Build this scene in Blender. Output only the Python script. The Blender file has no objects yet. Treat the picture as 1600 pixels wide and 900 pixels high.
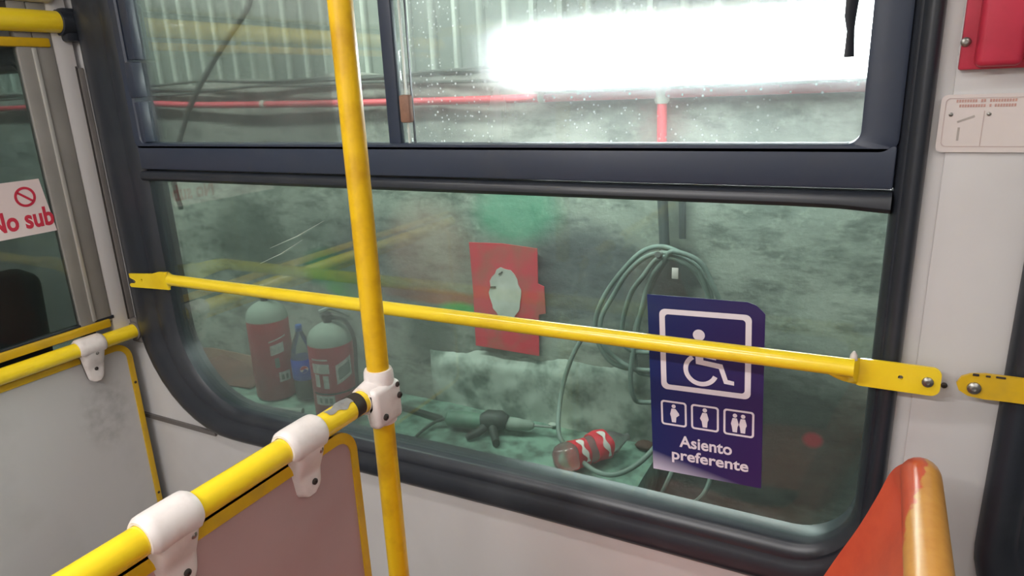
import bpy, bmesh, math, random
from mathutils import Vector, Matrix, noise
random.seed(7)
PI = math.pi
SC = bpy.context.scene
COL = SC.collection
H = 1.6                       # eye height above the bus floor; builder coordinates are relative to the eye

# ------------------------------------------------------------------ camera
cam_d = bpy.data.cameras.new('camera'); cam_d.sensor_width = 36.0
cam_d.lens = 1073.13 / 1600 * 36.0; cam_d.clip_start = 0.02
cam = bpy.data.objects.new('camera', cam_d); COL.objects.link(cam)
yaw, pitch, roll = 0.493153382, 0.285680374, -0.0420504689
fwd = Vector((-math.sin(yaw)*math.cos(pitch), math.cos(yaw)*math.cos(pitch), -math.sin(pitch)))
rt = Vector((math.cos(yaw), math.sin(yaw), 0)); up = rt.cross(fwd)
r2 = math.cos(roll)*rt + math.sin(roll)*up; u2 = -math.sin(roll)*rt + math.cos(roll)*up
cam.matrix_world = Matrix(((r2.x, u2.x, -fwd.x, 0), (r2.y, u2.y, -fwd.y, 0), (r2.z, u2.z, -fwd.z, H), (0, 0, 0, 1)))
SC.camera = cam

# ------------------------------------------------------------------ world and exposure
w = bpy.data.worlds.new('world'); SC.world = w; w.use_nodes = True
w.node_tree.nodes['Background'].inputs[0].default_value = (0.55, 0.62, 0.66, 1)
w.node_tree.nodes['Background'].inputs[1].default_value = 0.02
SC.view_settings.view_transform = 'Standard'; SC.view_settings.look = 'None'
SC.view_settings.gamma = 1; SC.view_settings.use_curve_mapping = False
SC.view_settings.exposure = 0.0

def lamp(name, loc, sx, sy, power, col, rot=(0, 0, 0)):
    d = bpy.data.lights.new(name, 'AREA'); d.shape = 'RECTANGLE'; d.size = sx; d.size_y = sy
    d.energy = power; d.color = col
    o = bpy.data.objects.new(name, d); o.location = (loc[0], loc[1], loc[2]+H); o.rotation_euler = rot
    COL.objects.link(o); return o
BUS_POWER, TUBE_POWER, YARD_POWER = 7.8, 22.0, 46.0
lamp('bus_ceiling_lamp', (-0.9, 0.42, 0.66), 1.3, 0.10, BUS_POWER*.8, (1.0, 0.968, 0.962))
lamp('bus_ceiling_lamp', (0.9, 0.42, 0.66), 1.3, 0.10, BUS_POWER*.35, (1.0, 0.968, 0.962))
lamp('bus_ceiling_lamp', (-0.9, -0.75, 0.66), 1.3, 0.10, BUS_POWER*4.6, (1.0, 0.968, 0.962))
lamp('bus_ceiling_lamp', (0.9, -0.75, 0.66), 1.3, 0.10, BUS_POWER*1.2, (1.0, 0.968, 0.962))
lamp('garage_tube_light', (-0.55, 2.26, 0.105), 1.25, 0.14, TUBE_POWER, (0.93, 0.98, 1.0), (math.radians(65), 0, 0))
lamp('garage_fill_light', (-3.2, 1.42, 1.45), 1.6, 0.20, YARD_POWER*2.0, (0.96, 1.0, 0.95), (math.radians(38), 0, 0))  # added unseen fill lights, no fittings: brighten the far wall and ledge
lamp('garage_fill_light', (-1.7, 1.42, 1.45), 1.2, 0.20, YARD_POWER, (0.96, 1.0, 0.95), (math.radians(38), 0, 0))
lamp('garage_fill_light', (-5.0, 1.42, 1.45), 1.0, 0.20, YARD_POWER*1.6, (0.90, 0.98, 1.0), (math.radians(38), 0, 0))  # extra fill, added to lift the view through the left partition glass
lamp('garage_fill_light', (0.2, 1.42, 1.45), 1.2, 0.20, YARD_POWER*.1, (0.96, 1.0, 0.95), (math.radians(38), 0, 0))

# ------------------------------------------------------------------ colours and materials
def lin(c):
    c = c/255.0
    return c/12.92 if c <= 0.04045 else ((c+0.055)/1.055)**2.4
def rgb(r, g, b): return (lin(r), lin(g), lin(b), 1)
class NT:
    def __init__(s, m):
        m.use_nodes = True; s.t = m.node_tree; s.n = s.t.nodes; s.b = s.n.get('Principled BSDF'); s.out = s.n.get('Material Output')
    def add(s, typ, **kw):
        n = s.n.new(typ)
        for k, v in kw.items():
            if hasattr(n, k): setattr(n, k, v)
        return n
    def L(s, a, b): s.t.links.new(a, b)
    def coord(s, scale=(1, 1, 1), loc=(0, 0, 0), kind='Object'):
        tc = s.add('ShaderNodeTexCoord'); mp = s.add('ShaderNodeMapping')
        mp.inputs['Scale'].default_value = scale; mp.inputs['Location'].default_value = loc
        s.L(tc.outputs[kind], mp.inputs[0]); return mp.outputs[0]
    def noise(s, vec, scale, detail=4, rough=.55):
        n = s.add('ShaderNodeTexNoise'); n.inputs['Scale'].default_value = scale
        n.inputs['Detail'].default_value = detail; n.inputs['Roughness'].default_value = rough
        if vec: s.L(vec, n.inputs['Vector'])
        return n.outputs[0]
    def ramp(s, fac, stops, interp='LINEAR'):
        r = s.add('ShaderNodeValToRGB'); cr = r.color_ramp; cr.interpolation = interp
        while len(cr.elements) < len(stops): cr.elements.new(.5)
        for e, (p, c) in zip(cr.elements, stops):
            e.position = p; e.color = c if isinstance(c, tuple) else (c, c, c, 1)
        s.L(fac, r.inputs[0]); return r.outputs[0]
    def mix(s, fac, a, b, blend='MIX'):
        m = s.add('ShaderNodeMix'); m.data_type = 'RGBA'; m.blend_type = blend
        for val, i in ((fac, 0), (a, 6), (b, 7)):
            if hasattr(val, 'links'): s.L(val, m.inputs[i])
            else: m.inputs[i].default_value = val
        return m.outputs[2]
    def math(s, op, a, b=0.0):
        m = s.add('ShaderNodeMath'); m.operation = op
        for val, i in ((a, 0), (b, 1)):
            if hasattr(val, 'links'): s.L(val, m.inputs[i])
            else: m.inputs[i].default_value = val
        return m.outputs[0]
    def bump(s, h, strength, dist=.002):
        b = s.add('ShaderNodeBump'); b.inputs['Strength'].default_value = strength; b.inputs['Distance'].default_value = dist
        s.L(h, b.inputs['Height']); s.L(b.outputs[0], s.b.inputs['Normal'])
def mat(name, col, rough=.5, metal=0.0, spec=.5, var=0.0, scale=8.0, dirt=None, bump=0.0, coat=0.0, detail=4, lo=.35, hi=.75):
    m = bpy.data.materials.new(name); t = NT(m)
    t.b.inputs['Roughness'].default_value = rough; t.b.inputs['Metallic'].default_value = metal
    t.b.inputs['Specular IOR Level'].default_value = spec; t.b.inputs['Coat Weight'].default_value = coat
    t.b.inputs['Base Color'].default_value = col
    if var or dirt or bump:
        v = t.coord(); nz = t.noise(v, scale, detail)
        d = dirt if dirt else tuple(c*(1-var) for c in col[:3])+(1,)
        f = t.ramp(nz, [(lo, 0.0), (hi, 1.0)])
        c = t.mix(t.math('MULTIPLY', f, max(var, .0) if dirt else 1.0), col, d)
        t.L(c, t.b.inputs['Base Color'])
        if bump: t.bump(nz, bump)
    m.diffuse_color = col
    return m
M = {}
M['yellow'] = mat('yellow_paint', rgb(246, 214, 40), .25, coat=.5, var=.5, dirt=rgb(214, 170, 28), scale=9, lo=.5, hi=.8)
M['yellow_worn'] = mat('worn_yellow_paint', rgb(226, 182, 20), .34, coat=.2, var=.8, dirt=rgb(178, 128, 18), scale=16, lo=.45, hi=.75)
M['yellow_edge'] = mat('yellow_edging', rgb(214, 172, 24), .4, var=.7, dirt=rgb(170, 140, 60), scale=14, lo=.5, hi=.8)
M['clamp'] = mat('white_clamp_plastic', rgb(224, 216, 212), .35, var=.5, dirt=rgb(170, 155, 150), scale=30, lo=.5, hi=.85)
M['white'] = mat('white_wall_laminate', rgb(203, 201, 200), .38, var=.5, dirt=rgb(176, 170, 165), scale=3, lo=.5, hi=.9)
M['panel_grey'] = mat('grey_white_panel', rgb(196, 194, 190), .42, var=.5, dirt=rgb(160, 158, 154), scale=5, lo=.55, hi=.9)
M['panel_pink'] = mat('pinkish_panel', rgb(176, 150, 148), .45, var=.4, dirt=rgb(150, 128, 126), scale=5, lo=.45, hi=.9)
M['rubber'] = mat('black_rubber', rgb(41, 45, 52), .34, var=.6, dirt=rgb(70, 73, 76), scale=7, lo=.5, hi=.9, bump=.04)
M['sash'] = mat('charcoal_sash_plastic', rgb(52, 60, 76), .42, var=.5, dirt=rgb(70, 72, 78), scale=9, lo=.5, hi=.85)
M['alu'] = mat('grey_aluminium', rgb(142, 139, 134), .5, var=.25, scale=5)
M['alu_light'] = mat('light_aluminium', rgb(190, 188, 182), .35, metal=.4)
M['grey_slot'] = mat('grey_slot_trim', rgb(112, 107, 104), .5, var=.3)
M['dark_slot'] = mat('dark_gap', rgb(54, 50, 48), .7)
M['steel'] = mat('screw_steel', rgb(170, 168, 162), .32, metal=.9, var=.4, scale=60)
M['dark_hole'] = mat('dark_screw_recess', rgb(50, 42, 38), .6)
M['blacktape'] = mat('black_band', rgb(44, 38, 32), .6)
M['worn_metal'] = mat('bare_worn_metal', rgb(176, 176, 176), .4, metal=.5, var=.4, scale=60)
M['red_box'] = mat('red_plastic', rgb(198, 50, 74), .38, var=.3, scale=14)
M['label'] = mat('faded_label_paper', rgb(214, 204, 200), .5, var=.3, dirt=rgb(196, 190, 182), scale=12)
M['label_line'] = mat('faded_label_line', rgb(190, 172, 168), .6)
M['label_red'] = mat('faded_label_print', rgb(186, 140, 132), .6, var=.5, dirt=rgb(200, 176, 160), scale=40)
M['label_grey'] = mat('faded_label_grey', rgb(168, 160, 154), .6)
M['stk_white'] = mat('sticker_white_print', rgb(226, 220, 228), .4)
M['stk_red'] = mat('sticker_red_print', rgb(190, 42, 66), .5)
M['stk_pink'] = mat('pale_sticker_paper', rgb(216, 200, 198), .5)
M['floor'] = mat('grey_bus_floor', rgb(96, 92, 90), .6, var=.4, scale=20)
M['ceiling'] = mat('pale_bus_ceiling', rgb(190, 188, 186), .5)
M['dark_seat'] = mat('dark_seat_fabric', rgb(30, 32, 34), .8, var=.4, scale=30)
M['seat_post'] = mat('seat_leg_grey', rgb(90, 90, 92), .5)
# garage
M['pipe_red'] = mat('red_pipe_paint', rgb(196, 60, 72), .5, var=.5, dirt=rgb(160, 70, 76), scale=6)
M['pipe_grey'] = mat('dark_grey_pipe', rgb(66, 74, 74), .6, var=.5, scale=6)
M['joint'] = mat('pale_pipe_joint', rgb(170, 180, 165), .5)
M['cable_dark'] = mat('dusty_dark_cable', rgb(62, 72, 64), .7, var=.4, scale=20)
M['hose'] = mat('grey_green_hose', rgb(112, 128, 120), .6, var=.8, dirt=rgb(66, 78, 72), scale=7)
M['sheet'] = mat('galvanised_corrugated_sheet', rgb(132, 142, 134), .5, metal=.25, var=.6, dirt=rgb(92, 100, 92), scale=3, lo=.35, hi=.7)
M['ext_red'] = mat('extinguisher_red', rgb(176, 36, 58), .45, var=.6, dirt=rgb(140, 52, 62), scale=10)
M['dust_grey'] = mat('dusty_grey_green', rgb(130, 143, 131), .8, var=.6, dirt=rgb(112, 128, 116), scale=16)
M['valve'] = mat('valve_metal', rgb(130, 136, 130), .5, metal=.5)
M['valve_dark'] = mat('valve_dark_plastic', rgb(42, 44, 44), .5)
M['ext_label'] = mat('dirty_label_white', rgb(190, 186, 182), .6, var=.5, scale=60)
M['ext_label_grey'] = mat('label_print_grey', rgb(96, 106, 98), .6)
M['cola_blue'] = mat('blue_bottle_label', rgb(30, 66, 190), .45, var=.3, scale=20)
M['cap_blue'] = mat('blue_cap', rgb(48, 84, 150), .45)
M['cola_dark'] = mat('dark_liquid', rgb(58, 68, 64), .35, var=.4, scale=20)
M['label_r'] = mat('red_bottle_label', rgb(206, 38, 56), .45)
M['label_w'] = mat('white_bottle_lettering', rgb(214, 206, 200), .5)
M['cardboard'] = mat('brown_cardboard', rgb(128, 100, 84), .8, var=.5, scale=8)
M['cardboard_dark'] = mat('dark_brown_cardboard', rgb(96, 64, 52), .8, var=.5, scale=8)
M['tool_green'] = mat('dusty_green_tool_body', rgb(74, 116, 96), .6, var=.7, dirt=rgb(104, 118, 104), scale=14)
M['tool_dark'] = mat('dark_tool_body', rgb(48, 56, 50), .6, var=.5, scale=14)
M['debris'] = mat('dark_debris', rgb(66, 74, 66), .9, var=.5, scale=20)
M['plaster'] = mat('pale_plaster', rgb(158, 168, 158), .85, var=.95, dirt=rgb(84, 98, 88), scale=8, detail=8, lo=.44, hi=.62, bump=.5)
M['ledge'] = mat('green_ledge_paint', rgb(112, 142, 126), .75, var=.9, dirt=rgb(56, 72, 62), scale=11, detail=9, lo=.42, hi=.62, bump=.4)
M['yard'] = mat('dark_yard_floor', rgb(46, 54, 50), .8, var=.5, scale=3)
M['yard_roof'] = mat('dark_yard_roof', rgb(60, 64, 62), .8)
M['sign_white'] = mat('dirty_white_disc', rgb(186, 188, 180), .8, var=.7, dirt=rgb(140, 146, 136), scale=14)
M['sign_red'] = mat('faded_red_board', rgb(190, 44, 60), .75, var=.8, dirt=rgb(150, 84, 70), scale=9, lo=.45, hi=.65)
M['fixture'] = mat('white_lamp_body', rgb(236, 240, 240), .4)
M['stopper'] = mat('brown_sash_handle', rgb(150, 112, 92), .6, var=.4, scale=40)
M['glass_edge'] = mat('pale_glass_edge', rgb(200, 205, 195), .3)
M['grey_pad'] = mat('grey_slab', rgb(84, 98, 90), .8)

def emit(name, col, s):
    m = bpy.data.materials.new(name); t = NT(m); t.n.remove(t.b)
    e = t.add('ShaderNodeEmission'); e.inputs[0].default_value = col; e.inputs[1].default_value = s
    t.L(e.outputs[0], t.out.inputs[0]); return m
M['tube'] = emit('fluorescent_tube', (0.95, 1, 1, 1), 45)
M['bus_diffuser'] = emit('bus_lamp_diffuser', (1, .96, .92, 1), 5)

def glass(name, tint, scatter, dust, dustcol=(.8, .85, .84, 1), streak=.5, spots=0.0, refl=1.0):
    """tinted pane: clear part + rough forward scatter of a dirty film + diffuse dust + mirror reflection"""
    m = bpy.data.materials.new(name); t = NT(m); t.n.remove(t.b)
    tr = t.add('ShaderNodeBsdfTransparent'); tr.inputs[0].default_value = tint
    rf = t.add('ShaderNodeBsdfRefraction'); rf.inputs['IOR'].default_value = 1.12; rf.inputs['Roughness'].default_value = .55
    rf.inputs['Color'].default_value = tint
    tl = t.add('ShaderNodeBsdfTranslucent'); tl.inputs[0].default_value = dustcol
    df = t.add('ShaderNodeBsdfDiffuse'); df.inputs[0].default_value = dustcol
    dd = t.add('ShaderNodeMixShader'); dd.inputs[0].default_value = .25; t.L(tl.outputs[0], dd.inputs[1]); t.L(df.outputs[0], dd.inputs[2])
    v = t.coord((9, 9, 1.2)); a = t.noise(v, 2.2, 5)
    v2 = t.coord(); b = t.noise(v2, 5, 6)
    film = t.ramp(t.math('ADD', t.math('MULTIPLY', a, streak), t.math('MULTIPLY', b, 1-streak)), [(.35, .45), (.7, 1.0)])
    mx = t.add('ShaderNodeMixShader'); t.L(t.math('MULTIPLY', film, scatter), mx.inputs[0])
    t.L(tr.outputs[0], mx.inputs[1]); t.L(rf.outputs[0], mx.inputs[2])
    amt = t.math('MULTIPLY', film, dust)
    if spots:
        vo = t.add('ShaderNodeTexVoronoi'); vo.inputs['Scale'].default_value = 75; t.L(v2, vo.inputs['Vector'])
        sp = t.ramp(vo.outputs['Distance'], [(.10, 1.0), (.2, 0.0)])
        gate = t.ramp(t.noise(v2, 14, 2), [(.44, 0.0), (.6, 1.0)])
        amt = t.math('ADD', amt, t.math('MULTIPLY', t.math('MULTIPLY', sp, gate), spots))
    m2 = t.add('ShaderNodeMixShader'); t.L(amt, m2.inputs[0]); t.L(mx.outputs[0], m2.inputs[1]); t.L(dd.outputs[0], m2.inputs[2])
    gl = t.add('ShaderNodeBsdfGlossy'); gl.inputs['Roughness'].default_value = .03
    fr = t.add('ShaderNodeFresnel'); fr.inputs[0].default_value = 1.5
    m3 = t.add('ShaderNodeMixShader'); t.L(t.math('MULTIPLY', fr.outputs[0], refl), m3.inputs[0])
    t.L(m2.outputs[0], m3.inputs[1]); t.L(gl.outputs[0], m3.inputs[2])
    t.L(m3.outputs[0], t.out.inputs[0]); return m
M['glass_up'] = glass('dusty_clear_pane', (.93, .95, .95, 1), .24, .10, spots=.55, refl=.7)
M['glass_up_clean'] = glass('streaked_clear_pane', (.91, .94, .92, 1), .12, .045, spots=.10, refl=.8)
M['glass_low'] = glass('green_tinted_pane', (.80, .87, .835, 1), .05, .03, refl=.5)
M['glass_part'] = glass('smoky_partition_pane', (.86, .92, .91, 1), .05, .03, refl=.8)
M['pet_dusty'] = glass('dusty_bottle_plastic', (.86, .9, .88, 1), .1, .5, refl=1.0)
M['pet'] = glass('clear_bottle_plastic', (.86, .9, .88, 1), .05, .22, refl=1.0)

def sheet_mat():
    m = bpy.data.materials.new('rib_shaded_corrugated_sheet'); t = NT(m); v = t.coord()
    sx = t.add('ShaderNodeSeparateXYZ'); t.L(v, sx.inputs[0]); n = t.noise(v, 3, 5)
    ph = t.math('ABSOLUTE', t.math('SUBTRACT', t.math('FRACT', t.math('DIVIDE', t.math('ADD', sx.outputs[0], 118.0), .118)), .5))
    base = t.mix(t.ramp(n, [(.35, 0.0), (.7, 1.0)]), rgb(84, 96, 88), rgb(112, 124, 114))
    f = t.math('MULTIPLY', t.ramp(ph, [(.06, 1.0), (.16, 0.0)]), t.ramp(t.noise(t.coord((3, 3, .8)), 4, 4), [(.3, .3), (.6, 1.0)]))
    t.L(t.mix(f, base, rgb(176, 188, 176)), t.b.inputs['Base Color'])      # rib light and shade put into the colour: pale crests, darker troughs
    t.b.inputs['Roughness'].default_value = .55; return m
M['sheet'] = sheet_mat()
def scuffed():
    m = bpy.data.materials.new('scuffed_grey_panel'); t = NT(m); v = t.coord(); n = t.noise(v, 30, 6); n0 = t.noise(v, 5, 4)
    base = t.mix(t.ramp(n0, [(.5, 0.0), (.9, .5)]), rgb(190, 189, 187), rgb(156, 155, 152))
    mp = t.add('ShaderNodeMapping'); tc = t.add('ShaderNodeTexCoord'); t.L(tc.outputs['Object'], mp.inputs[0])
    # rubbed grey smudge under the clamp (coordinates of the panel's own thing)
    mp.inputs['Scale'].default_value = (0, 1/.09, 1/.12); mp.inputs['Location'].default_value = (0, -.625/.09, -.750/.12)
    g = t.add('ShaderNodeTexGradient', gradient_type='SPHERICAL'); t.L(mp.outputs[0], g.inputs[0])
    f = t.math('MULTIPLY', t.ramp(g.outputs[0], [(.0, 0.0), (.5, .4)]), t.ramp(n, [(.38, 0.0), (.72, 1.0)]))
    t.L(t.mix(f, base, rgb(112, 112, 108)), t.b.inputs['Base Color']); t.b.inputs['Roughness'].default_value = .42; return m
M['panel_scuffed'] = scuffed()
def concrete():
    m = bpy.data.materials.new('stained_concrete_wall'); t = NT(m)
    v = t.coord(); n1 = t.noise(v, 1.6, 8, .62); n2 = t.noise(t.coord((1, 1, 2.6)), 7, 8, .65); n3 = t.noise(v, 34, 5, .6)
    base = t.mix(t.ramp(n1, [(.36, 0.0), (.66, 1.0)]), rgb(104, 114, 106), rgb(158, 163, 152))
    base = t.mix(t.math('MULTIPLY', t.ramp(n2, [(.48, 0.0), (.64, 1.0)]), .68), base, rgb(66, 75, 68))
    base = t.mix(t.math('MULTIPLY', t.ramp(n3, [(.55, 0.0), (.75, 1.0)]), .35), base, rgb(182, 190, 176))
    def blob(c, base, x, z, rx, rz, amt, seed):
        mp = t.add('ShaderNodeMapping'); tc = t.add('ShaderNodeTexCoord'); t.L(tc.outputs['Object'], mp.inputs[0])
        mp.inputs['Location'].default_value = (-x/rx, 0, -(z+H)/rz); mp.inputs['Scale'].default_value = (1/rx, 0, 1/rz)
        g = t.add('ShaderNodeTexGradient', gradient_type='SPHERICAL'); t.L(mp.outputs[0], g.inputs[0])
        f = t.ramp(t.math('MULTIPLY', g.outputs[0], t.math('ADD', n2, .55)), [(.08, 0.0), (.5, 1.0)])
        return t.mix(t.math('MULTIPLY', f, amt), base, c)
    for c, x, z, rx, rz, a, s in ((rgb(20, 120, 76), -2.31, -.84, .30, .14, .9, 0), (rgb(40, 150, 40), -2.22, -.93, .22, .07, .9, 1),
                                 (rgb(60, 150, 116), -1.30, -.50, .26, .18, .5, 2), (rgb(150, 84, 52), -1.75, -.91, .42, .05, .8, 3),
                                 (rgb(60, 160, 70), -1.60, -.97, .16, .06, .8, 4), (rgb(52, 50, 62), -2.05, -.80, .4, .34, .6, 5),
                                 (rgb(52, 56, 66), -1.0, -.74, .34, .30, .7, 6), 
                                 (rgb(52, 60, 56), -1.78, -1.12, .2, .2, .7, 8), (rgb(60, 74, 64), -2.9, -.72, .35, .3, .7, 9),
                                 (rgb(46, 52, 48), -.35, -1.35, .8, .5, .85, 11), (rgb(150, 120, 110), -1.75, -.70, .3, .3, .5, 12), (rgb(40, 48, 46), -.64, -.72, .16, .16, .9, 13), (rgb(190, 44, 64), -.114, -1.288, .045, .04, .7, 7)):
        base = blob(c, base, x, z, rx, rz, a, s)
    t.L(base, t.b.inputs['Base Color']); t.b.inputs['Roughness'].default_value = .85
    t.bump(t.math('ADD', n2, n3), .35, .008); return m
M['concrete'] = concrete()

def seat_mat(worn):
    m = bpy.data.materials.new('worn_orange_seat_plastic' if worn else 'orange_seat_plastic'); t = NT(m)
    v = t.coord(); n = t.noise(v, 18, 5)
    c = t.mix(t.ramp(n, [(.4, 0.0), (.7, 1.0)]), rgb(212, 86, 54), rgb(196, 72, 46))
    if worn:                                    # paint rubbed off the outer (rear) side of the top rim
        sx = t.add('ShaderNodeSeparateXYZ'); t.L(v, sx.inputs[0])
        q = t.math('ADD', t.math('MULTIPLY', sx.outputs[0], 14.0), t.math('MULTIPLY', n, .9))
        q = t.math('ADD', q, t.math('MULTIPLY', sx.outputs[1], -2.7))
        f = t.ramp(q, [(0.64, 0.0), (0.69, 1.0)])
        c = t.mix(f, c, t.mix(t.noise(v, 60, 2), rgb(222, 164, 80), rgb(204, 138, 60)))
    t.L(c, t.b.inputs['Base Color']); t.b.inputs['Roughness'].default_value = .36; t.b.inputs['Coat Weight'].default_value = .2; t.b.inputs['Coat Roughness'].default_value = .15
    return m
M['seat'] = seat_mat(False); M['seat_rim'] = seat_mat(True)

def stk_mat():
    m = bpy.data.materials.new('blue_sticker_print'); t = NT(m)
    v = t.coord(); s = t.add('ShaderNodeSeparateXYZ'); t.L(v, s.inputs[0])
    c = t.mix(t.math('MULTIPLY', s.outputs[0], 5.0), rgb(20, 40, 96), rgb(44, 30, 88))   # printed blend, left to right
    # printed pale swoosh along the lower left edge
    f = t.math('SUBTRACT', t.math('ADD', .036, t.math('MULTIPLY', s.outputs[0], -.21)), s.outputs[2])
    f = t.ramp(t.math('ADD', t.math('MULTIPLY', f, 26.0), .25), [(0.0, 0.0), (1.0, 1.0)])
    c = t.mix(t.math('MULTIPLY', f, .9), c, rgb(206, 204, 224))
    t.L(c, t.b.inputs['Base Color']); t.b.inputs['Roughness'].default_value = .4; return m
M['stk_blue'] = stk_mat()

# ------------------------------------------------------------------ geometry helpers
class G:
    def __init__(s): s.v = []; s.f = []; s.sm = []
    def add(s, vs, fs, smooth=True):
        b = len(s.v); s.v += [Vector(p) for p in vs]; s.f += [[i+b for i in f] for f in fs]; s.sm += [smooth]*len(fs); return s
    def bm(s, bm, smooth=False):
        bm.verts.index_update(); s.add([v.co.copy() for v in bm.verts], [[v.index for v in f.verts] for f in bm.faces], smooth); bm.free(); return s
    def box(s, a, b, bev=0.0, seg=2, mtx=None, smooth=False):
        bm = bmesh.new(); bmesh.ops.create_cube(bm, size=1)
        c = [(a[i]+b[i])/2 for i in range(3)]; d = [abs(b[i]-a[i]) for i in range(3)]
        for v in bm.verts: v.co = Vector((v.co.x*d[0], v.co.y*d[1], v.co.z*d[2]))
        if bev: bmesh.ops.bevel(bm, geom=bm.edges[:], offset=bev, segments=seg, profile=.5, affect='EDGES', clamp_overlap=True)
        for v in bm.verts:
            if mtx is not None: v.co = mtx @ v.co
            v.co += Vector(c)
        return s.bm(bm, smooth or bev > 0)
    def tube(s, path, r, seg=16, closed=False, caps=True, flat=1.0):
        P = [Vector(p) for p in path]; n = len(P)
        R = r if isinstance(r, (list, tuple)) else [r]*n
        T = []
        for i in range(n):
            if closed: d = P[(i+1) % n]-P[i-1]
            else: d = P[min(i+1, n-1)]-P[max(i-1, 0)]
            T.append(d.normalized())
        u = T[0].orthogonal().normalized()
        if abs(T[0].z) < .9: u = (Vector((0, 0, 1))-T[0]*T[0].z).normalized()
        rings = []; prev = T[0]
        for i in range(n):
            q = prev.rotation_difference(T[i]); u = q @ u; u = (u-T[i]*u.dot(T[i])).normalized(); prev = T[i]
            w_ = T[i].cross(u)
            rings.append([P[i]+(u*math.cos(2*PI*k/seg)+w_*math.sin(2*PI*k/seg)*flat)*R[i] for k in range(seg)])
        vs = [p for rg in rings for p in rg]; fs = []
        m = n if closed else n-1
        for i in range(m):
            j = (i+1) % n
            for k in range(seg):
                k2 = (k+1) % seg; fs.append([i*seg+k, i*seg+k2, j*seg+k2, j*seg+k])
        s.add(vs, fs, True)
        if caps and not closed:
            s.add(rings[0], [list(range(seg))[::-1]], False); s.add(rings[-1], [list(range(seg))], False)
        return s
    def lathe(s, base, prof, seg=28, axis=(0, 0, 1), wob=None):
        ax = Vector(axis).normalized(); u = ax.orthogonal().normalized(); w_ = ax.cross(u); vs = []; fs = []
        for i, (r, h) in enumerate(prof):
            for k in range(seg):
                a = 2*PI*k/seg; rr = r*(wob(a, h) if wob else 1)
                vs.append(Vector(base)+ax*h+(u*math.cos(a)+w_*math.sin(a))*rr)
        for i in range(len(prof)-1):
            for k in range(seg):
                k2 = (k+1) % seg; fs.append([i*seg+k, i*seg+k2, (i+1)*seg+k2, (i+1)*seg+k])
        s.add(vs, fs, True)
        s.add([vs[k] for k in range(seg)], [list(range(seg))[::-1]], False)
        s.add([vs[-seg+k] for k in range(seg)], [list(range(seg))], False); return s
    def loops(s, loops, closed_prof=False, smooth=True):
        n = len(loops[0]); vs = [p for l in loops for p in l]; fs = []; m = len(loops)
        for i in range(m if closed_prof else m-1):
            j = (i+1) % m
            for k in range(n):
                k2 = (k+1) % n; fs.append([i*n+k, i*n+k2, j*n+k2, j*n+k])
        return s.add(vs, fs, smooth)
    def cyl(s, a, b, r, seg=16): return s.tube([a, b], r, seg)
    def plate(s, outer, holes, fn, thick):
        """flat outline with holes in 2D, extruded by thick; fn maps (u, v, d) to space"""
        cu = bpy.data.curves.new('c', 'CURVE'); cu.dimensions = '2D'; cu.fill_mode = 'BOTH'; cu.extrude = .5
        for lp in [outer]+holes:
            sp = cu.splines.new('POLY'); sp.points.add(len(lp)-1)
            for i, p in enumerate(lp): sp.points[i].co = (p[0], p[1], 0, 1)
            sp.use_cyclic_u = True
        return s._curve(cu, fn, thick)
    def _curve(s, cu, fn, thick):
        o = bpy.data.objects.new('c', cu); COL.objects.link(o); bpy.context.view_layer.update()
        dg = bpy.context.evaluated_depsgraph_get(); me = bpy.data.meshes.new_from_object(o.evaluated_get(dg))
        s.add([fn(v.co.x, v.co.y, (v.co.z+.5)*thick) for v in me.vertices], [list(p.vertices) for p in me.polygons], False)
        bpy.data.objects.remove(o); bpy.data.curves.remove(cu); bpy.data.meshes.remove(me); return s
    def text(s, body, size, cx, cy, fn, thick, bold=.012, width=None):
        cu = bpy.data.curves.new('t', 'FONT'); cu.body = body; cu.size = size; cu.align_x = 'CENTER'; cu.extrude = .5; cu.offset = bold*size; cu.resolution_u = 4
        o = bpy.data.objects.new('t', cu); COL.objects.link(o); bpy.context.view_layer.update()
        wd = o.dimensions.x or 1; k = (width/wd) if width else 1
        dg = bpy.context.evaluated_depsgraph_get(); me = bpy.data.meshes.new_from_object(o.evaluated_get(dg))
        s.add([fn(cx+v.co.x*k, cy+v.co.y, (v.co.z+.5)*thick) for v in me.vertices], [list(p.vertices) for p in me.polygons], False)
        bpy.data.objects.remove(o); bpy.data.curves.remove(cu); bpy.data.meshes.remove(me); return s

def origin(o):
    p = Vector((0, 0, 0))
    while o: p += Vector(o.location); o = o.parent
    return p
def obj(name, g, m, parent=None, label=None):
    me = bpy.data.meshes.new(name); org = origin(parent) if parent else Vector((0, 0, 0))
    me.from_pydata([(p.x-org.x, p.y-org.y, p.z+H-org.z) for p in g.v], [], g.f)
    me.polygons.foreach_set('use_smooth', g.sm); me.materials.append(M[m] if isinstance(m, str) else m)
    bm = bmesh.new(); bm.from_mesh(me); bmesh.ops.remove_doubles(bm, verts=bm.verts, dist=1e-6)
    bmesh.ops.recalc_face_normals(bm, faces=bm.faces); bm.to_mesh(me); bm.free()
    try: me.set_sharp_from_angle(angle=math.radians(40))
    except Exception: pass
    o = bpy.data.objects.new(name, me); COL.objects.link(o)
    if parent: o.parent = parent
    if label: o['label'] = label
    return o
def thing(name, loc, label, cat, group=None):
    o = bpy.data.objects.new(name, None); o.empty_display_size = .05; COL.objects.link(o)
    o.location = (loc[0], loc[1], loc[2]+H); o['label'] = label; o['category'] = cat
    if group: o['group'] = group
    return o
def tag(o, label, cat, group=None):
    o['label'] = label; o['category'] = cat
    if group: o['group'] = group
    return o
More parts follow.
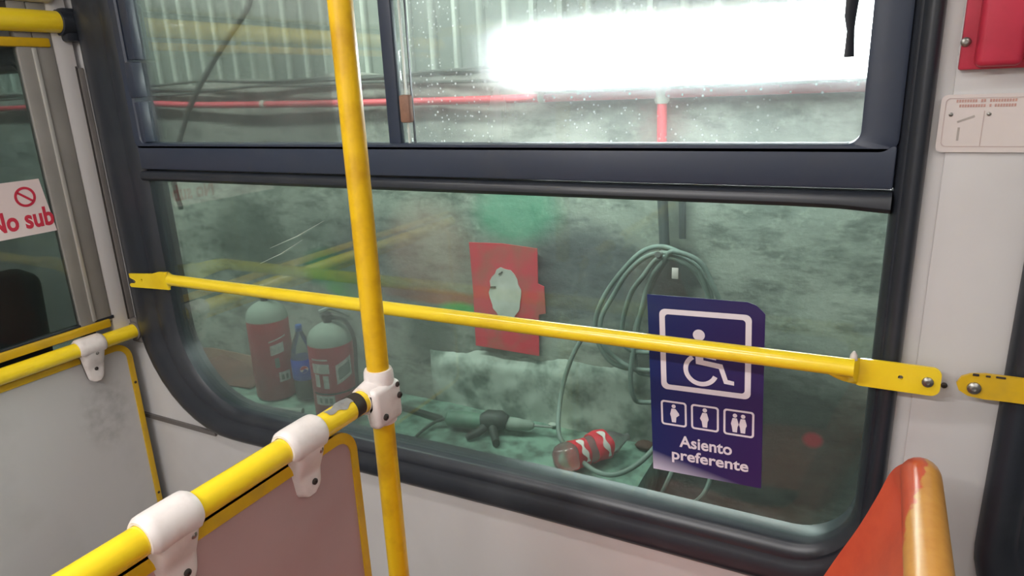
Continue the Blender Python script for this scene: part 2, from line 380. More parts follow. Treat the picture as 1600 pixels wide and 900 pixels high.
def struct(name, loc=None, g=None, m=None, label=None, cat=None):
    if g is None:
        o = bpy.data.objects.new(name, None); COL.objects.link(o); o.location = (loc[0], loc[1], loc[2]+H)
    else: o = obj(name, g, m)
    o['kind'] = 'structure'
    if label: o['label'] = label
    if cat: o['category'] = cat
    return o
def rrect(x0, x1, z0, z1, r, n=10):
    """rounded rectangle, corner radii r = (bl, br, tr, tl), same point count for every call"""
    if not isinstance(r, (tuple, list)): r = (r,)*4
    pts = []
    for (cx, cz, rr, a0) in ((x0+r[0], z0+r[0], r[0], PI), (x1-r[1], z0+r[1], r[1], 1.5*PI), (x1-r[2], z1-r[2], r[2], 0), (x0+r[3], z1-r[3], r[3], .5*PI)):
        for i in range(n+1):
            a = a0+(PI/2)*i/n; pts.append((cx+rr*math.cos(a), cz+rr*math.sin(a)))
    out = []                                    # subdivide long sides so a sagging edge stays smooth
    for i, p in enumerate(pts):
        out.append(p)
        if (i+1) % (n+1) == 0:
            q = pts[(i+1) % len(pts)]
            for k in range(1, 8): out.append((p[0]+(q[0]-p[0])*k/8, p[1]+(q[1]-p[1])*k/8))
    return out
def screw(parent, c, d, r=.004, m='steel', name='screw'):
    c = Vector(c); d = Vector(d).normalized()
    g = G().lathe(c, [(r, -.0005), (r, r*.3), (r*.75, r*.55), (r*.35, r*.62), (r*.32, r*.3)], 14, d)
    return obj(name, g, m, parent)
def smooth_path(pts, n=8, closed=False):
    P = [Vector(p) for p in pts]; out = []; m = len(P)
    rng = range(m) if closed else range(m-1)
    for i in rng:
        if closed: a, b, c, d = P[i-1], P[i], P[(i+1) % m], P[(i+2) % m]
        else: a, b, c, d = P[max(i-1, 0)], P[i], P[i+1], P[min(i+2, m-1)]
        for k in range(n):
            t = k/n; out.append(.5*((2*b)+(c-a)*t+(2*a-5*b+4*c-d)*t*t+(3*b-a-3*c+d)*t**3))
    if not closed: out.append(P[-1])
    return out

WY = 1.16           # inner face of the bus side wall
def wall_fn(u, v, d): return Vector((u, WY+d, v))

# ------------------------------------------------------------------ bus shell
def sag(x, z):      # the lower window edge drops a little towards the front of the bus
    return z-(.022*min(1, max(0, -x-.5)/1.1)**1.3 if z < -.5 else 0)
def wloop(x0, x1, z0, z1, r): return [(x, sag(x, z)) for x, z in rrect(x0, x1, z0, z1, r)]
WIN = {1: dict(i=(-1.69, .022, -.806, .47, (.24, .10, .08, .08)), o=(-1.85, .062, -.898, .56, (.33, .15, .12, .12))),
       2: dict(i=(-3.35, -2.155, -.85, .095, (.1, .1, .03, .03)), o=(-3.42, -2.085, -.92, .165, (.14, .14, .07, .07))),
       3: dict(i=(.262, 1.95, -.806, .47, (.12, .2, .1, .1)), o=(.195, 2.03, -.898, .56, (.17, .28, .14, .14)))}
outer = [(-4.2, -1.6), (3.2, -1.6), (3.2, .75), (-4.2, .75)]
holes = []
for k, d in WIN.items():
    a, b = d['i'], d['o']; mid = [((p[0]+q[0])/2, (p[1]+q[1])/2) for p, q in zip(wloop(*a), wloop(*b))]
    holes.append(mid[::-1])
struct('wall_left', g=G().plate(outer, holes, wall_fn, .045), m='white')
struct('floor', g=G().box((-4.2, -1.35, -1.64), (3.2, 1.205, -1.6)), m='floor')
struct('ceiling', g=G().box((-4.2, -1.35, .75), (3.2, 1.205, .79)), m='ceiling')
struct('wall_right', g=G().box((-4.2, -1.39, -1.6), (3.2, -1.35, .75)), m='white')
struct('wall_front', g=G().box((-4.24, -1.35, -1.6), (-4.2, 1.205, .75)), m='white')
struct('wall_back', g=G().box((3.2, -1.35, -1.6), (3.24, 1.205, .75)), m='white')
struct('trim_1', g=G().box((-2.02, 1.152, -.925), (-1.60, 1.16, -.912)), m='grey_slot')      # seam strip below the window corner
struct('trim_2', g=G().box((.083, 1.157, -1.5), (.210, 1.16, .7), .001), m='white')             # cover panel on the pillar

def window(n, gm, gm2=None):
    d = WIN[n]; a = wloop(*d['i']); b = wloop(*d['o'])
    root = struct('window_%d' % n, ((d['o'][0]+d['o'][1])/2, WY, d['o'][2]))
    prof = [(1.0, .004), (1.0, -.008), (.94, -.018), (.84, -.024), (.70, -.027), (.55, -.026), (.42, -.022), (.33, -.017), (.29, -.017), (.24, -.018), (.14, -.014), (.05, -.007), (0.0, -.001), (0.0, .052), (1.0, .052)]
    lp = [[Vector((p[0]+(q[0]-p[0])*s, WY+y, p[1]+(q[1]-p[1])*s)) for p, q in zip(a, b)] for s, y in prof]
    obj('rubber_seal', G().loops(lp, True), 'rubber', root)
    return root, a
w1, in1 = window(1, None)
def pane(parent, x0, x1, z0, z1, r, y, m, name='glass_pane'):
    loop = wloop(x0, x1, z0, z1, r)
    return obj(name, G().plate(loop, [], lambda u, v, d: Vector((u, y+d, v)), .005), m, parent)
# fixed lower pane, centre divider, upper sliding sashes
pane(w1, -1.70, .03, -.816, -.185, (.25, .11, .01, .01), WY+.012, 'glass_low')
g = G().box((-1.692, WY-.016, -.168), (.023, WY+.04, -.105), .004)
obj('centre_rail', g, 'sash', w1)
g = G(); pr = [(-.170, -.010), (-.172, -.018), (-.178, -.023), (-.188, -.023), (-.195, -.017), (-.197, -.006), (-.197, .03), (-.170, .03)]
vs = []; xs = [-1.692+1.715*i/24 for i in range(25)]
for x in xs:
    e = max(0, (x+.10)/.12)**2*.006
    for z, y in pr: vs.append((x, WY+y, z-.002+e*(0 if z > -.18 else -1)))
n = len(pr); fs = [[i*n+k, i*n+(k+1) % n, (i+1)*n+(k+1) % n, (i+1)*n+k] for i in range(24) for k in range(n)]
g.add(vs, fs); obj('lower_gasket', g, 'rubber', w1)
# upper sash border (rounded lower corners) and stiles
oi = rrect(-1.672, -.026, -.103, .44, (.02, .02, .02, .02)); oo = rrect(-1.70, .024, -.115, .475, (.02, .02, .02, .02))
lp = [[Vector((p[0]+(q[0]-p[0])*s, WY+y, p[1]+(q[1]-p[1])*s)) for p, q in zip(oi, oo)] for s, y in [(1, -.002), (1, -.012), (.9, -.016), (.15, -.016), (0, -.012), (0, .03), (1, .03)]]
obj('upper_frame', G().loops(lp, True, False), 'sash', w1)
pane(w1, -1.69, -.862, -.11, .45, .01, WY+.010, 'glass_up_clean')
pane(w1, -.892, -.02, -.11, .45, .01, WY+.020, 'glass_up')
obj('stile', G().box((-.898, WY+.002, -.104), (-.868, WY+.018, .45), .003), 'sash', w1)
obj('pane_edge', G().box((-.850, WY+.004, -.104), (-.847, WY+.009, .45)), 'glass_edge', w1)
obj('pane_edge', G().box((-.836, WY+.004, -.104), (-.834, WY+.009, .45)), 'rubber', w1)
obj('sash_handle', G().box((-.858, WY-.008, -.062), (-.834, WY+.010, -.008), .004), 'stopper', w1, 'small brown grip on the pane edge')
# stepped guide and latch pieces down the front side of the upper frame
obj('side_guide', G().box((-1.668, WY-.012, .10), (-1.640, WY+.012, .44), .002).box((-1.672, WY-.014, -.10), (-1.655, WY+.012, .0), .002), 'sash', w1)
obj('latch', G().box((-1.676, WY-.020, .01), (-1.648, WY+.010, .095), .003), 'sash', w1)
obj('pull_strap', G().tube([(-.052, WY-.022, .40), (-.053, WY-.022, .10), (-.054, WY-.022, .075), (-.052, WY-.022, .055), (-.051, WY-.022, .02)], [.011, .011, .010, .0065, .009], 12, flat=.45)
    .box((-.062, WY-.028, .38), (-.02, WY-.008, .42), .003), 'rubber', w1, 'black strap hanging at the rear of the upper pane')

w2, _ = window(2, None)
pane(w2, -3.36, -2.145, -.86, .10, .03, WY+.015, 'glass_up_clean')
w3, _ = window(3, None)
pane(w3, .252, 1.96, -.816, .48, .12, WY+.015, 'glass_low')

for a_, b_ in (((-1.296, -.356), (-1.11, -.278)), ((-1.337, -.398), (-1.187, -.329))):
    obj('scratch', G().tube([(a_[0], WY+.0115, a_[1]), ((a_[0]+b_[0])/2, WY+.0115, (a_[1]+b_[1])/2-.004), (b_[0], WY+.0115, b_[1])], [.0002, .0008, .0002], 5), 'glass_edge', w1)
# ceiling lamps of the bus (real fittings around the area lights)
for i, (x, y) in enumerate(((-.9, .42), (.9, .42), (-.9, -.75), (.9, -.75))):
    t = thing('ceiling_light', (x, y, .75), ['long ceiling light strip over the window side, towards the partition', 'long ceiling light strip over the window side, behind the camera',
        'long ceiling light strip over the far aisle side, towards the partition', 'long ceiling light strip over the far aisle side, behind the camera'][i], 'light', 'bus ceiling lights')
    obj('housing', G().box((x-.68, y-.075, .70), (x+.68, y+.075, .75), .01), 'white', t)
    obj('diffuser', G().box((x-.66, y-.055, .672), (x+.66, y+.055, .702), .01), 'bus_diffuser', t)

# overhead handrail on the other side of the aisle (mirrored in the upper panes)
t = thing('overhead_handrail', (-1.6, -.62, .262), 'yellow overhead handrail across the aisle, mirrored in the upper pane', 'handrail')
obj('rail', G().cyl((-3.55, -.62, .262), (2.4, -.62, .262), .024), 'yellow', t)
for x in (-3.3, -1.2, 1.0): obj('hanger', G().cyl((x, -.62, .26), (x, -.62, .75), .014), 'yellow', t)

# ------------------------------------------------------------------ window guard rails
RY = 1.09
t = thing('window_guard_rail', (-.8, RY, -.44), 'long yellow guard rail crossing the large window', 'handrail')
g = G(); X0, X1 = -1.58, .008
g.tube([(X0, RY, -.442), (-1.2, RY, -.440), (-.5, RY, -.436), (X1-.01, RY, -.432)], .0145, 24, caps=True)
obj('bar', g, 'yellow', t)
def flat_end(x0, x1, y, z, h, holes=()):
    o = rrect(min(x0, x1), max(x0, x1), z-h/2, z+h/2, (.012,)*4 if x1 > x0 else (.004,)*4, 6)
    return G().plate(o, [list(h_)[::-1] for h_ in holes], lambda u, v, d: Vector((u, y+d, v)), .005)
def circ(cx, cz, r, n=14): return [(cx+r*math.cos(2*PI*i/n), cz+r*math.sin(2*PI*i/n)) for i in range(n)]
# rear end: squashed flat plate with a spare hole and a bolt
obj('end_plate', flat_end(-.003, .1145, 1.119, -.4490, .045, [circ(.062, -.4485, .0037)]), 'yellow', t)
g = G(); secs = []
for i in range(7):
    s = i/6; hh = .0145+(.022-.0145)*s; dd = .0145+(.003-.0145)*s; x = -.035+.040*s
    secs.append([Vector((x, RY+(.031*s*s)+dd*math.sin(2*PI*k/16), -.4325-.0155*s+hh*math.cos(2*PI*k/16))) for k in range(16)])
g.loops(secs); obj('squashed_neck', g, 'yellow', t)
obj('weld_tip', G().lathe((-.004, RY+.012, -.423), [(.006, 0), (.005, .008), (.0015, .014)], 8), 'label', t)
screw(t, (.0975, 1.118, -.4495), (0, -1, 0), .0078, name='bolt')
screw(t, (.1225, WY-.006, -.4655), (0, -1, 0), .0045, 'dark_hole', name='wall_screw')
# front end: flat plate with a forked notch
fy = 1.125
fork = [(-1.800, -.453), (-1.70, -.4445), (-1.672, -.437), (-1.645, -.436), (-1.640, -.484), (-1.70, -.4865), (-1.800, -.4915), (-1.806, -.486), (-1.80, -.481), (-1.782, -.4785), (-1.775, -.474), (-1.782, -.469), (-1.792, -.467), (-1.80, -.4635)]
obj('forked_end_plate', G().plate(fork, [circ(-1.748, -.4675, .004)[::-1]], lambda u, v, d: Vector((u, fy-.003+d, v)), .006), 'yellow', t)
g = G(); secs = []
for i in range(9):
    s = i/8; hh = .0145+(.0235-.0145)*s; dd = .0145+(.003-.0145)*s; x = -1.57-.075*s
    secs.append([Vector((x, RY+(fy-RY)*s*s*(3-2*s)+dd*math.sin(2*PI*k/16), -.442-.018*s*s+hh*math.cos(2*PI*k/16))) for k in range(16)])
g.loops(secs); obj('squashed_neck', g, 'yellow', t)
screw(t, (-1.790, fy+.006, -.4725), (0, -1, 0), .007, name='bolt')
# next rail, entering from the right edge
t = thing('window_guard_rail', (1.0, 1.125, -.45), 'flat ended yellow guard rail at the right edge, on the next window', 'handrail')
o = [(.134, -.447), (.139, -.436), (.150, -.430), (.168, -.427), (.40, -.427), (.40, -.464), (.20, -.465), (.17, -.466), (.150, -.464), (.138, -.457)]
obj('end_plate', G().plate(o, [], lambda u, v, d: Vector((u, 1.122+d, v)), .006), 'yellow_edge', t)
obj('bar', G().cyl((.39, 1.112, -.446), (1.9, 1.112, -.446), .0145), 'yellow', t)
screw(t, (.156, 1.121, -.450), (0, -1, 0), .009, name='bolt')
obj('chipped_paint', G().box((.152, 1.1205, -.4315), (.160, 1.1222, -.4275), .001).box((.168, 1.1205, -.431), (.174, 1.1222, -.428), .001).box((.180, 1.1205, -.4305), (.192, 1.1222, -.4275), .001), 'dark_hole', t)
obj('spacer', G().cyl((.156, 1.128, -.450), (.156, WY-.004, -.450), .008), 'steel', t)

# ------------------------------------------------------------------ grab pole
PX, PY = -.681, .80
t = thing('grab_pole', (PX, PY, -1.6), 'vertical yellow grab pole standing in front of the window', 'pole')
obj('tube', G().cyl((PX, PY, -1.6), (PX, PY, .75), .0178, 32), 'yellow_worn', t)
obj('floor_flange', G().lathe((PX, PY, -1.6), [(.05, 0), (.05, .006), (.026, .012), (.024, .04), (.018, .042)]), 'clamp', t)
obj('ceiling_flange', G().lathe((PX, PY, .708), [(.018, 0), (.024, .002), (.026, .03), (.05, .036), (.05, .042)]), 'clamp', t)

# ------------------------------------------------------------------ foreground partition
def saddle(parent, X, yc, wy, zr, rr, down, yw2, side, seed=0):
    """plastic clamp that wraps the rail and hangs a tapering tongue over the panel; side = +1 tongue towards +x"""
    g = G(); secs = []; N = 12
    for j in range(N+1):
        s = j/N*2-1; y = yc+s*wy/2; e = (1-abs(s)**8)**.5 if abs(s) < 1 else 0
        R = rr+.0035+.0045*e; ring = []
        for k in range(25):
            a = math.radians(-125+250*k/24); ring.append(Vector((X+R*math.sin(a), y, zr+R*math.cos(a))))
        secs.append(ring)
    inner = [[Vector((X+(p.x-X)*rr*1.005/max(1e-6, math.hypot(p.x-X, p.z-zr)), p.y, zr+(p.z-zr)*rr*1.005/max(1e-6, math.hypot(p.x-X, p.z-zr)))) for p in r] for r in secs]
    def grid(gr):
        n, m = len(gr), len(gr[0]); g.add([p for r in gr for p in r], [[i*m+k, i*m+k+1, (i+1)*m+k+1, (i+1)*m+k] for i in range(n-1) for k in range(m-1)])
    grid(secs); grid(inner)
    for k in range(24): g.add([secs[0][k], secs[0][k+1], inner[0][k+1], inner[0][k]], [[0, 1, 2, 3]]); g.add([secs[-1][k], secs[-1][k+1], inner[-1][k+1], inner[-1][k]], [[0, 1, 2, 3]])
    for r_ in (0, -1):
        for j in range(N): g.add([secs[j][r_], secs[j+1][r_], inner[j+1][r_], inner[j][r_]], [[0, 1, 2, 3]])
    # tongues on both sides
    for sd in (side, -side):
        rows = []; M_ = 14
        for j in range(M_+1):
            s = j/M_; z = zr-.2*rr-(down-.2*rr)*s
            half = (wy/2*.98)*(1-s)**.9+(yw2/2)*(1-(1-s)**.9)
            if s > .86: half *= math.sqrt(max(0.03, 1-((s-.86)/.14)**2*.75))
            xo = (rr+.0075)*(1-min(1, s*2.2))+.0095*min(1, s*2.2) if s > 0 else rr+.0075
            xo = max(.0095, (rr+.0075)*math.cos(min(1, s*1.7)*PI/2)*.55+.0045+.005)
            row = []
            for k in range(13):
                q = k/12*2-1; b = math.sqrt(max(0, 1-abs(q)**4)); row.append(Vector((X+sd*(.003+(xo-.003)*b), yc+q*half, z)))
            rows.append(row)
        grid(rows); g.add(rows[-1]+[Vector((X+sd*.002, p.y, p.z)) for p in rows[-1]], [[i, i+1, 13+i+1, 13+i] for i in range(12)])
    return obj('clamp', g, 'clamp', parent)
FX, FZ, FR = -.685, -.467, .0185
t = thing('partition_screen', (FX, .35, -1.6), 'pinkish partition panel hung under the yellow rail in the foreground', 'partition')
rl = obj('rail', G().cyl((FX, -.25, FZ), (FX, .80, FZ-.001), FR, 32), 'yellow', t)
obj('black_band', G().cyl((FX, .728, FZ), (FX, .748, FZ), FR+.0006, 32), 'blacktape', rl)
# bare metal patch on the upper side of the rail
g = G(); rows = []
for j in range(19):
    s = j/18; y = .676+.052*s; a0 = math.radians(-8+14*math.sin(s*7)-8*s); a1 = math.radians(42+9*math.sin(s*11+1)-40*max(0, .25-s)*4*.5)
    rows.append([Vector((FX+(FR+.0004)*math.sin(a0+(a1-a0)*k/8), y, FZ+(FR+.0004)*math.cos(a0+(a1-a0)*k/8))) for k in range(9)])
g.add([p for r in rows for p in r], [[i*9+k, i*9+k+1, (i+1)*9+k+1, (i+1)*9+k] for i in range(18) for k in range(8)])
obj('worn_patch', g, 'worn_metal', rl, 'bare metal where the yellow paint wore off')
def yz_fn(X): return lambda u, v, d: Vector((X-.0035+d, u, v))
pl = rrect(-.22, .732, -1.45, -.492, (.05, .05, .045, .05))
obj('panel', G().plate(pl, [], lambda u, v, d: Vector((FX-.003+d, u, v)), .006), 'panel_pink', t)
def edging(parent, X, loop, wdt, m, hw=.006):
    c = Vector((0, sum(p[0] for p in loop)/len(loop), sum(p[1] for p in loop)/len(loop)))
    n_ = len(loop); inn = []
    for i in range(n_):
        a, b = loop[i-1], loop[(i+1) % n_]; tx, tz = b[0]-a[0], b[1]-a[1]; L = math.hypot(tx, tz) or 1
        inn.append((loop[i][0]-tz/L*wdt, loop[i][1]+tx/L*wdt))
    L4 = [[Vector((X+sx, p[0], p[1])) for p in lp_] for lp_, sx in ((loop, -hw*.6), (loop, hw*.6), (inn, hw), (inn, -hw))]
    mid = [Vector((X+hw, (p[0]+q[0])/2, (p[1]+q[1])/2)) for p, q in zip(loop, inn)]
    return obj('edging', G().loops([L4[0], L4[1], mid, L4[2], L4[3]], True), m, parent)
edging(t, FX, pl, .016, 'yellow_edge')
for yc in (.412, .625):
    c = saddle(t, FX, yc, .068, FZ, FR, .086, .044, 1)
    screw(c, (FX+.019, yc+.016, FZ-.020), (1, 0, .15), .0048); screw(c, (FX+.0100, yc+.006, FZ-.068), (1, 0, 0), .0048, 'dark_hole')
# white tee joint that joins the rail to the pole
g = G().lathe((PX, PY, -.520), [(.0182, 0), (.0225, .001), (.0240, .010), (.0240, .080), (.0235, .088), (.0215, .093), (.0182, .093)], 28)
secs = []
for j in range(9):
    s = j/8; y = .758+(.815-.758)*s; R = .0225+.0015*math.sin(s*PI)+.002*s; zz = FZ-.001
    secs.append([Vector((FX+.001+R*math.cos(2*PI*k/24), y, zz+R*math.sin(2*PI*k/24)*(1+.35*s))) for k in range(24)])
secs.insert(0, [Vector((FX+.001+.0190*math.cos(2*PI*k/24), .758, FZ-.001+.0190*math.sin(2*PI*k/24))) for k in range(24)])
g.loops(secs)
g.box((PX+.002, PY-.042, -.515), (PX+.026, PY+.024, -.448), .009, 3)      # bolted cheek
tee = obj('tee_joint', g, 'clamp', t)
for (y, z, r) in ((.776, -.497, .0055), (.815, -.475, .0055), (.812, -.455, .0045)): screw(tee, (PX+.0265, y, z), (1, 0, 0), r, 'dark_hole')

# ------------------------------------------------------------------ partition behind the front door
LX = -1.88
t = thing('glazed_partition', (LX, .4, -1.6), 'grey white partition with a glass top and yellow rails at left', 'partition')
pg = obj('glass_pane', G().box((LX-.003, -.5, -.585), (LX+.003, 1.035, .15)), 'glass_part', t)
# metal glass frame: broad grey post, pale bead, grey band
obj('frame_post', G().box((LX-.012, 1.005, -.59), (LX+.010, 1.046, .245), .003), 'alu', t)
obj('frame_bead', G().box((LX-.012, 1.038, -.575), (LX+.014, 1.048, .138), .002), 'alu_light', t)
obj('frame_band', G().box((LX-.012, 1.048, -.59), (LX+.008, 1.094, .245), .003), 'alu', t)
obj('white_post', G().box((LX-.03, 1.094, -.63), (LX+.006, 1.146, .74), .004), 'white', t)
obj('slot_gap', G().box((LX-.02, 1.1385, -.60), (LX+.0085, 1.1425, .095), .001), 'dark_slot', t)
obj('slot_cover', G().box((LX-.02, 1.1425, -.60), (LX+.011, 1.1585, .092), .004), 'grey_slot', t)
obj('upper_glass_channel', G().box((LX-.014, -.5, .140), (LX+.014, 1.085, .162), .004), 'yellow_edge', t)
obj('upper_rail', G().cyl((LX+.012, -.5, .199), (LX+.012, 1.118, .201), .0265, 28), 'yellow', t)
obj('upper_socket', G().lathe((LX+.012, 1.112, .200), [(.0275, 0), (.031, .002), (.032, .045), (.028, .046)], 24, (0, 1, 0)).box((LX-.015, 1.12, .155), (LX+.03, 1.158, .235), .006), 'rubber', t)
obj('head_panel', G().box((LX-.012, -.5, .245), (LX+.030, 1.12, .74), .02, 4), 'panel_grey', t)
obj('head_gap', G().box((LX-.010, -.5, .228), (LX+.004, 1.10, .2435)), 'dark_slot', t)
obj('lower_glass_channel', G().box((LX-.012, -.5, -.604), (LX+.014, 1.085, -.580), .004), 'yellow_edge', t)
obj('dark_gasket', G().box((LX-.010, -.5, -.583), (LX+.009, 1.10, -.574), .002), 'rubber', t)
obj('lower_rail', G().cyl((LX+.022, -.5, -.634), (LX+.022, 1.145, -.634), .0205, 28), 'yellow', t)
obj('lower_socket', G().lathe((LX+.022, 1.138, -.634), [(.0215, 0), (.026, .001), (.026, .020), (.022, .021)], 20, (0, 1, 0)).box((LX-.005, 1.145, -.672), (LX+.048, 1.159, -.598), .005), 'grey_slot', t)
pl = rrect(-.5, 1.130, -1.5, -.662, (.05, .05, .05, .05))
obj('lower_panel', G().plate(pl, [], lambda u, v, d: Vector((LX-.002+d, u, v)), .006), 'panel_scuffed', t)
edging(t, LX+.002, pl, .017, 'yellow_edge')
c = saddle(t, LX+.022, 1.008, .072, -.634, .0205, .100, .040, 1)
screw(c, (LX+.022+.022, 1.012, -.652), (1, 0, .1), .005); screw(c, (LX+.022+.010, 1.008, -.698), (1, 0, 0), .005, 'dark_hole')
for z in (-.79, -1.16): screw(t, (LX+.008, 1.121, z), (1, 0, 0), .004, 'dark_hole')
# "No subir" sticker on the glass
s_ = thing('notice_sticker', (LX+.004, .85, -.24), 'pale sticker with red prohibition ring and red words on the partition glass', 'sticker')
o = [(.60, -.312), (1.004, -.312), (.988, -.176), (.60, -.176)]
obj('sheet', G().plate(o, [], lambda u, v, d: Vector((LX+.0035+d, u, v)), .0006), 'stk_pink', s_)
f = lambda u, v, d: Vector((LX+.0043+d, u, v))
g = G().plate(circ(.947, -.216, .0250, 40), [circ(.947, -.216, .0188, 40)[::-1]], f, .0004)
a = math.radians(-38); cx, cz = .947, -.216; ux, uz = math.cos(a), math.sin(a)
g.plate([(cx+ux*.02-uz*.0028*k1, cz+uz*.02+ux*.0028*k1) for k1 in (-1, 1)]+[(cx-ux*.02-uz*.0028*k1, cz-uz*.02+ux*.0028*k1) for k1 in (1, -1)], [], f, .0004)
obj('prohibition_ring', g, 'stk_red', s_)
g2 = G().text('No sub', .066, .927, -.293, f, .0004, .03, width=.150)
obj('lettering', g2, 'stk_red', s_)

# dark driver's seat seen through the partition glass
t = thing('driver_seat', (-2.35, .95, -1.6), 'dark padded seat behind the partition glass', 'seat')
mt = Matrix.Rotation(math.radians(6), 3, 'Y')
obj('backrest', G().box((-2.33, .58, -1.05), (-2.20, 1.10, -.465), .04, 4, mt), 'dark_seat', t)
obj('seat_cushion', G().box((-2.85, .62, -1.2), (-2.30, 1.10, -1.05), .04, 4), 'dark_seat', t)
obj('pedestal', G().box((-2.7, .75, -1.6), (-2.4, 1.0, -1.2), .02), 'seat_post', t)

# ------------------------------------------------------------------ orange seats
def orange_seat(x, y0, y1, ztop, label, flip=1):
    """moulded shell facing -x (flip=1) with rolled top rim; x is the rim centre"""
    t = thing('bus_seat', (x-.2*flip, (y0+y1)/2, -1.6), label, 'seat')
    prof = [(0.0, -.008), (-.010, -.018), (-.022, -.046), (-.036, -.095), (-.056, -.155), (-.084, -.225), (-.122, -.33), (-.148, -.43), (-.174, -.53), (-.192, -.60), (-.23, -.635), (-.33, -.645), (-.45, -.63), (-.57, -.625), (-.61, -.65)]
    P = smooth_path([(a, 0, b) for a, b in prof], 4); NY = 20; rows = []
    for p in P:
        row = []; depth = -p.z
        inset = .055*max(0, 1-depth/.07)**2
        for k in range(NY+1):
            q = k/NY*2-1; yy = (y0+y1)/2+q*((y1-y0)/2-inset)
            hollow = .032*(1-abs(q)**5)*min(1, max(0, depth-.015)/.05)
            if depth < .6: px, pz = p.x+hollow-.022*min(1, depth/.05)*(abs(q)**6)*0, p.z
            else: px, pz = p.x+hollow, p.z-hollow*.4
            row.append(Vector((x+px*flip, yy, ztop+pz)))
        rows.append(row)
    n_, m_ = len(rows), NY+1
    back = [[p+Vector((.014*flip, 0, -.003)) for p in r] for r in rows]
    g = G(); q4 = [[i*m_+k, i*m_+k+1, (i+1)*m_+k+1, (i+1)*m_+k] for i in range(n_-1) for k in range(m_-1)]
    g.add([p for r in rows for p in r], q4); g.add([p for r in back for p in r], q4)
    for r_ in (0, n_-1): g.add(rows[r_]+back[r_], [[k, k+1, m_+k+1, m_+k] for k in range(m_-1)])
    for k_ in (0, m_-1): g.add([r[k_] for r in rows]+[r[k_] for r in back], [[i, i+1, n_+i+1, n_+i] for i in range(n_-1)])
    obj('shell', g, 'seat', t)
    # rolled rim over the top
    zz = ztop-.026; xc = x+.010*flip
    path = [(xc-.030*flip, y1+.000, zz-.20), (xc-.012*flip, y1-.000, zz-.12), (xc-.004*flip, y1-.003, zz-.06), (xc, y1-.016, zz-.018), (xc, y1-.045, zz-.001), (xc, y1-.09, zz+.001), (xc, (y0+y1)/2, zz+.001), (xc, y0+.09, zz+.001), (xc, y0+.045, zz-.001), (xc, y0+.016, zz-.018), (xc-.004*flip, y0+.003, zz-.06), (xc-.012*flip, y0, zz-.12), (xc-.030*flip, y0, zz-.20)]
    pth = smooth_path(path, 6); nn = len(pth)
    rad = [.006+(.0245-.006)*min(1, min(i, nn-1-i)/20)**.7 for i in range(nn)]
    rim = obj('rolled_rim', G().tube(pth, rad, 20), 'seat_rim', t, 'rolled top edge, paint worn to yellow')
    me = rim.data                                  # object coordinates of the rim are centred on it for the wear pattern
    off = Vector((xc-origin(t).x, y1-origin(t).y, zz+H-origin(t).z))
    for v in me.vertices: v.co -= off
    rim.location = off
    for yy in (y0+.07, y1-.07):
        obj('leg', G().tube([(x-.18*flip, yy, ztop-.655), (x-.20*flip, yy, -1.56)], .014), 'seat_post', t)
        obj('leg', G().tube([(x-.50*flip, yy, ztop-.655), (x-.50*flip, yy, -1.56)], .014), 'seat_post', t)
        obj('foot_rail', G().box((x-.56 if flip > 0 else x+.14, yy-.02, -1.6), (x-.14 if flip > 0 else x+.56, yy+.02, -1.56), .006), 'seat_post', t)
    return t
orange_seat(.082, .58, 1.012, -.500, 'orange moulded bus seat with worn rim below the red box')
orange_seat(-.630, -.02, .40, -.555, 'orange moulded bus seat with its back against the foreground partition', -1)

# ------------------------------------------------------------------ red box and faded label on the pillar
t = thing('emergency_box', (.125, WY, .15), 'red plastic emergency box screwed high on the white pillar', 'box')
g = G().box((.084, WY-.016, -.004), (.190, WY-.006, .34), .003)
g.box((.1005, WY-.040, -.001), (.152, WY-.006, .34), .008, 3); g.box((.158, WY-.030, -.002), (.188, WY-.008, .34), .005)
obj('cover', g, 'red_box', t)
screw(t, (.0885, WY-.0165, .032), (0, -1, 0), .0062)
t = thing('faded_label', (.125, WY-.006, -.075), 'faded pale instruction label on the pillar under the red box', 'label')
fw = lambda u, v, d: Vector((u, WY-.0068-d, v))
obj('sheet', G().plate(rrect(.070, .182, -.114, -.036, .008), [], fw, .0006), 'label', t)
fl = lambda u, v, d: Vector((u, WY-.0075-d, v))
g = G().plate(rrect(.0755, .1785, -.1065, -.0405, .006), [rrect(.0765, .1775, -.1055, -.0415, .006)[::-1]], fl, .0004)
g.plate([(.1215, -.1055), (.1225, -.1055), (.1225, -.058), (.1215, -.058)], [], fl, .0004)
obj('border', g, 'label_line', t)
g = G()
for z, words in ((-.0465, [(.088, 8), (.1165, 2), (.1265, 10)]), (-.0530, [(.092, 10), (.1265, 1), (.1325, 8)])):
    for x0, n_ in words:
        for k in range(n_):
            xx = x0+k*.0031; g.plate([(xx, z), (xx+.0022, z), (xx+.0022, z+.0038), (xx, z+.0038)], [], fl, .0004)
obj('print_line', g, 'label_red', t)
g = G().plate([(.0935, -.098), (.0962, -.098), (.0962, -.080), (.0935, -.080)], [], fl, .0004).plate([(.0925, -.074), (.112, -.066), (.111, -.0635), (.0915, -.0715)], [], fl, .0004)
obj('printed_hammer', g, 'label_grey', t)
for x, z in ((.0835, -.0625), (.1275, -.0625)): screw(t, (x, WY-.0078, z), (0, -1, 0), .0026)

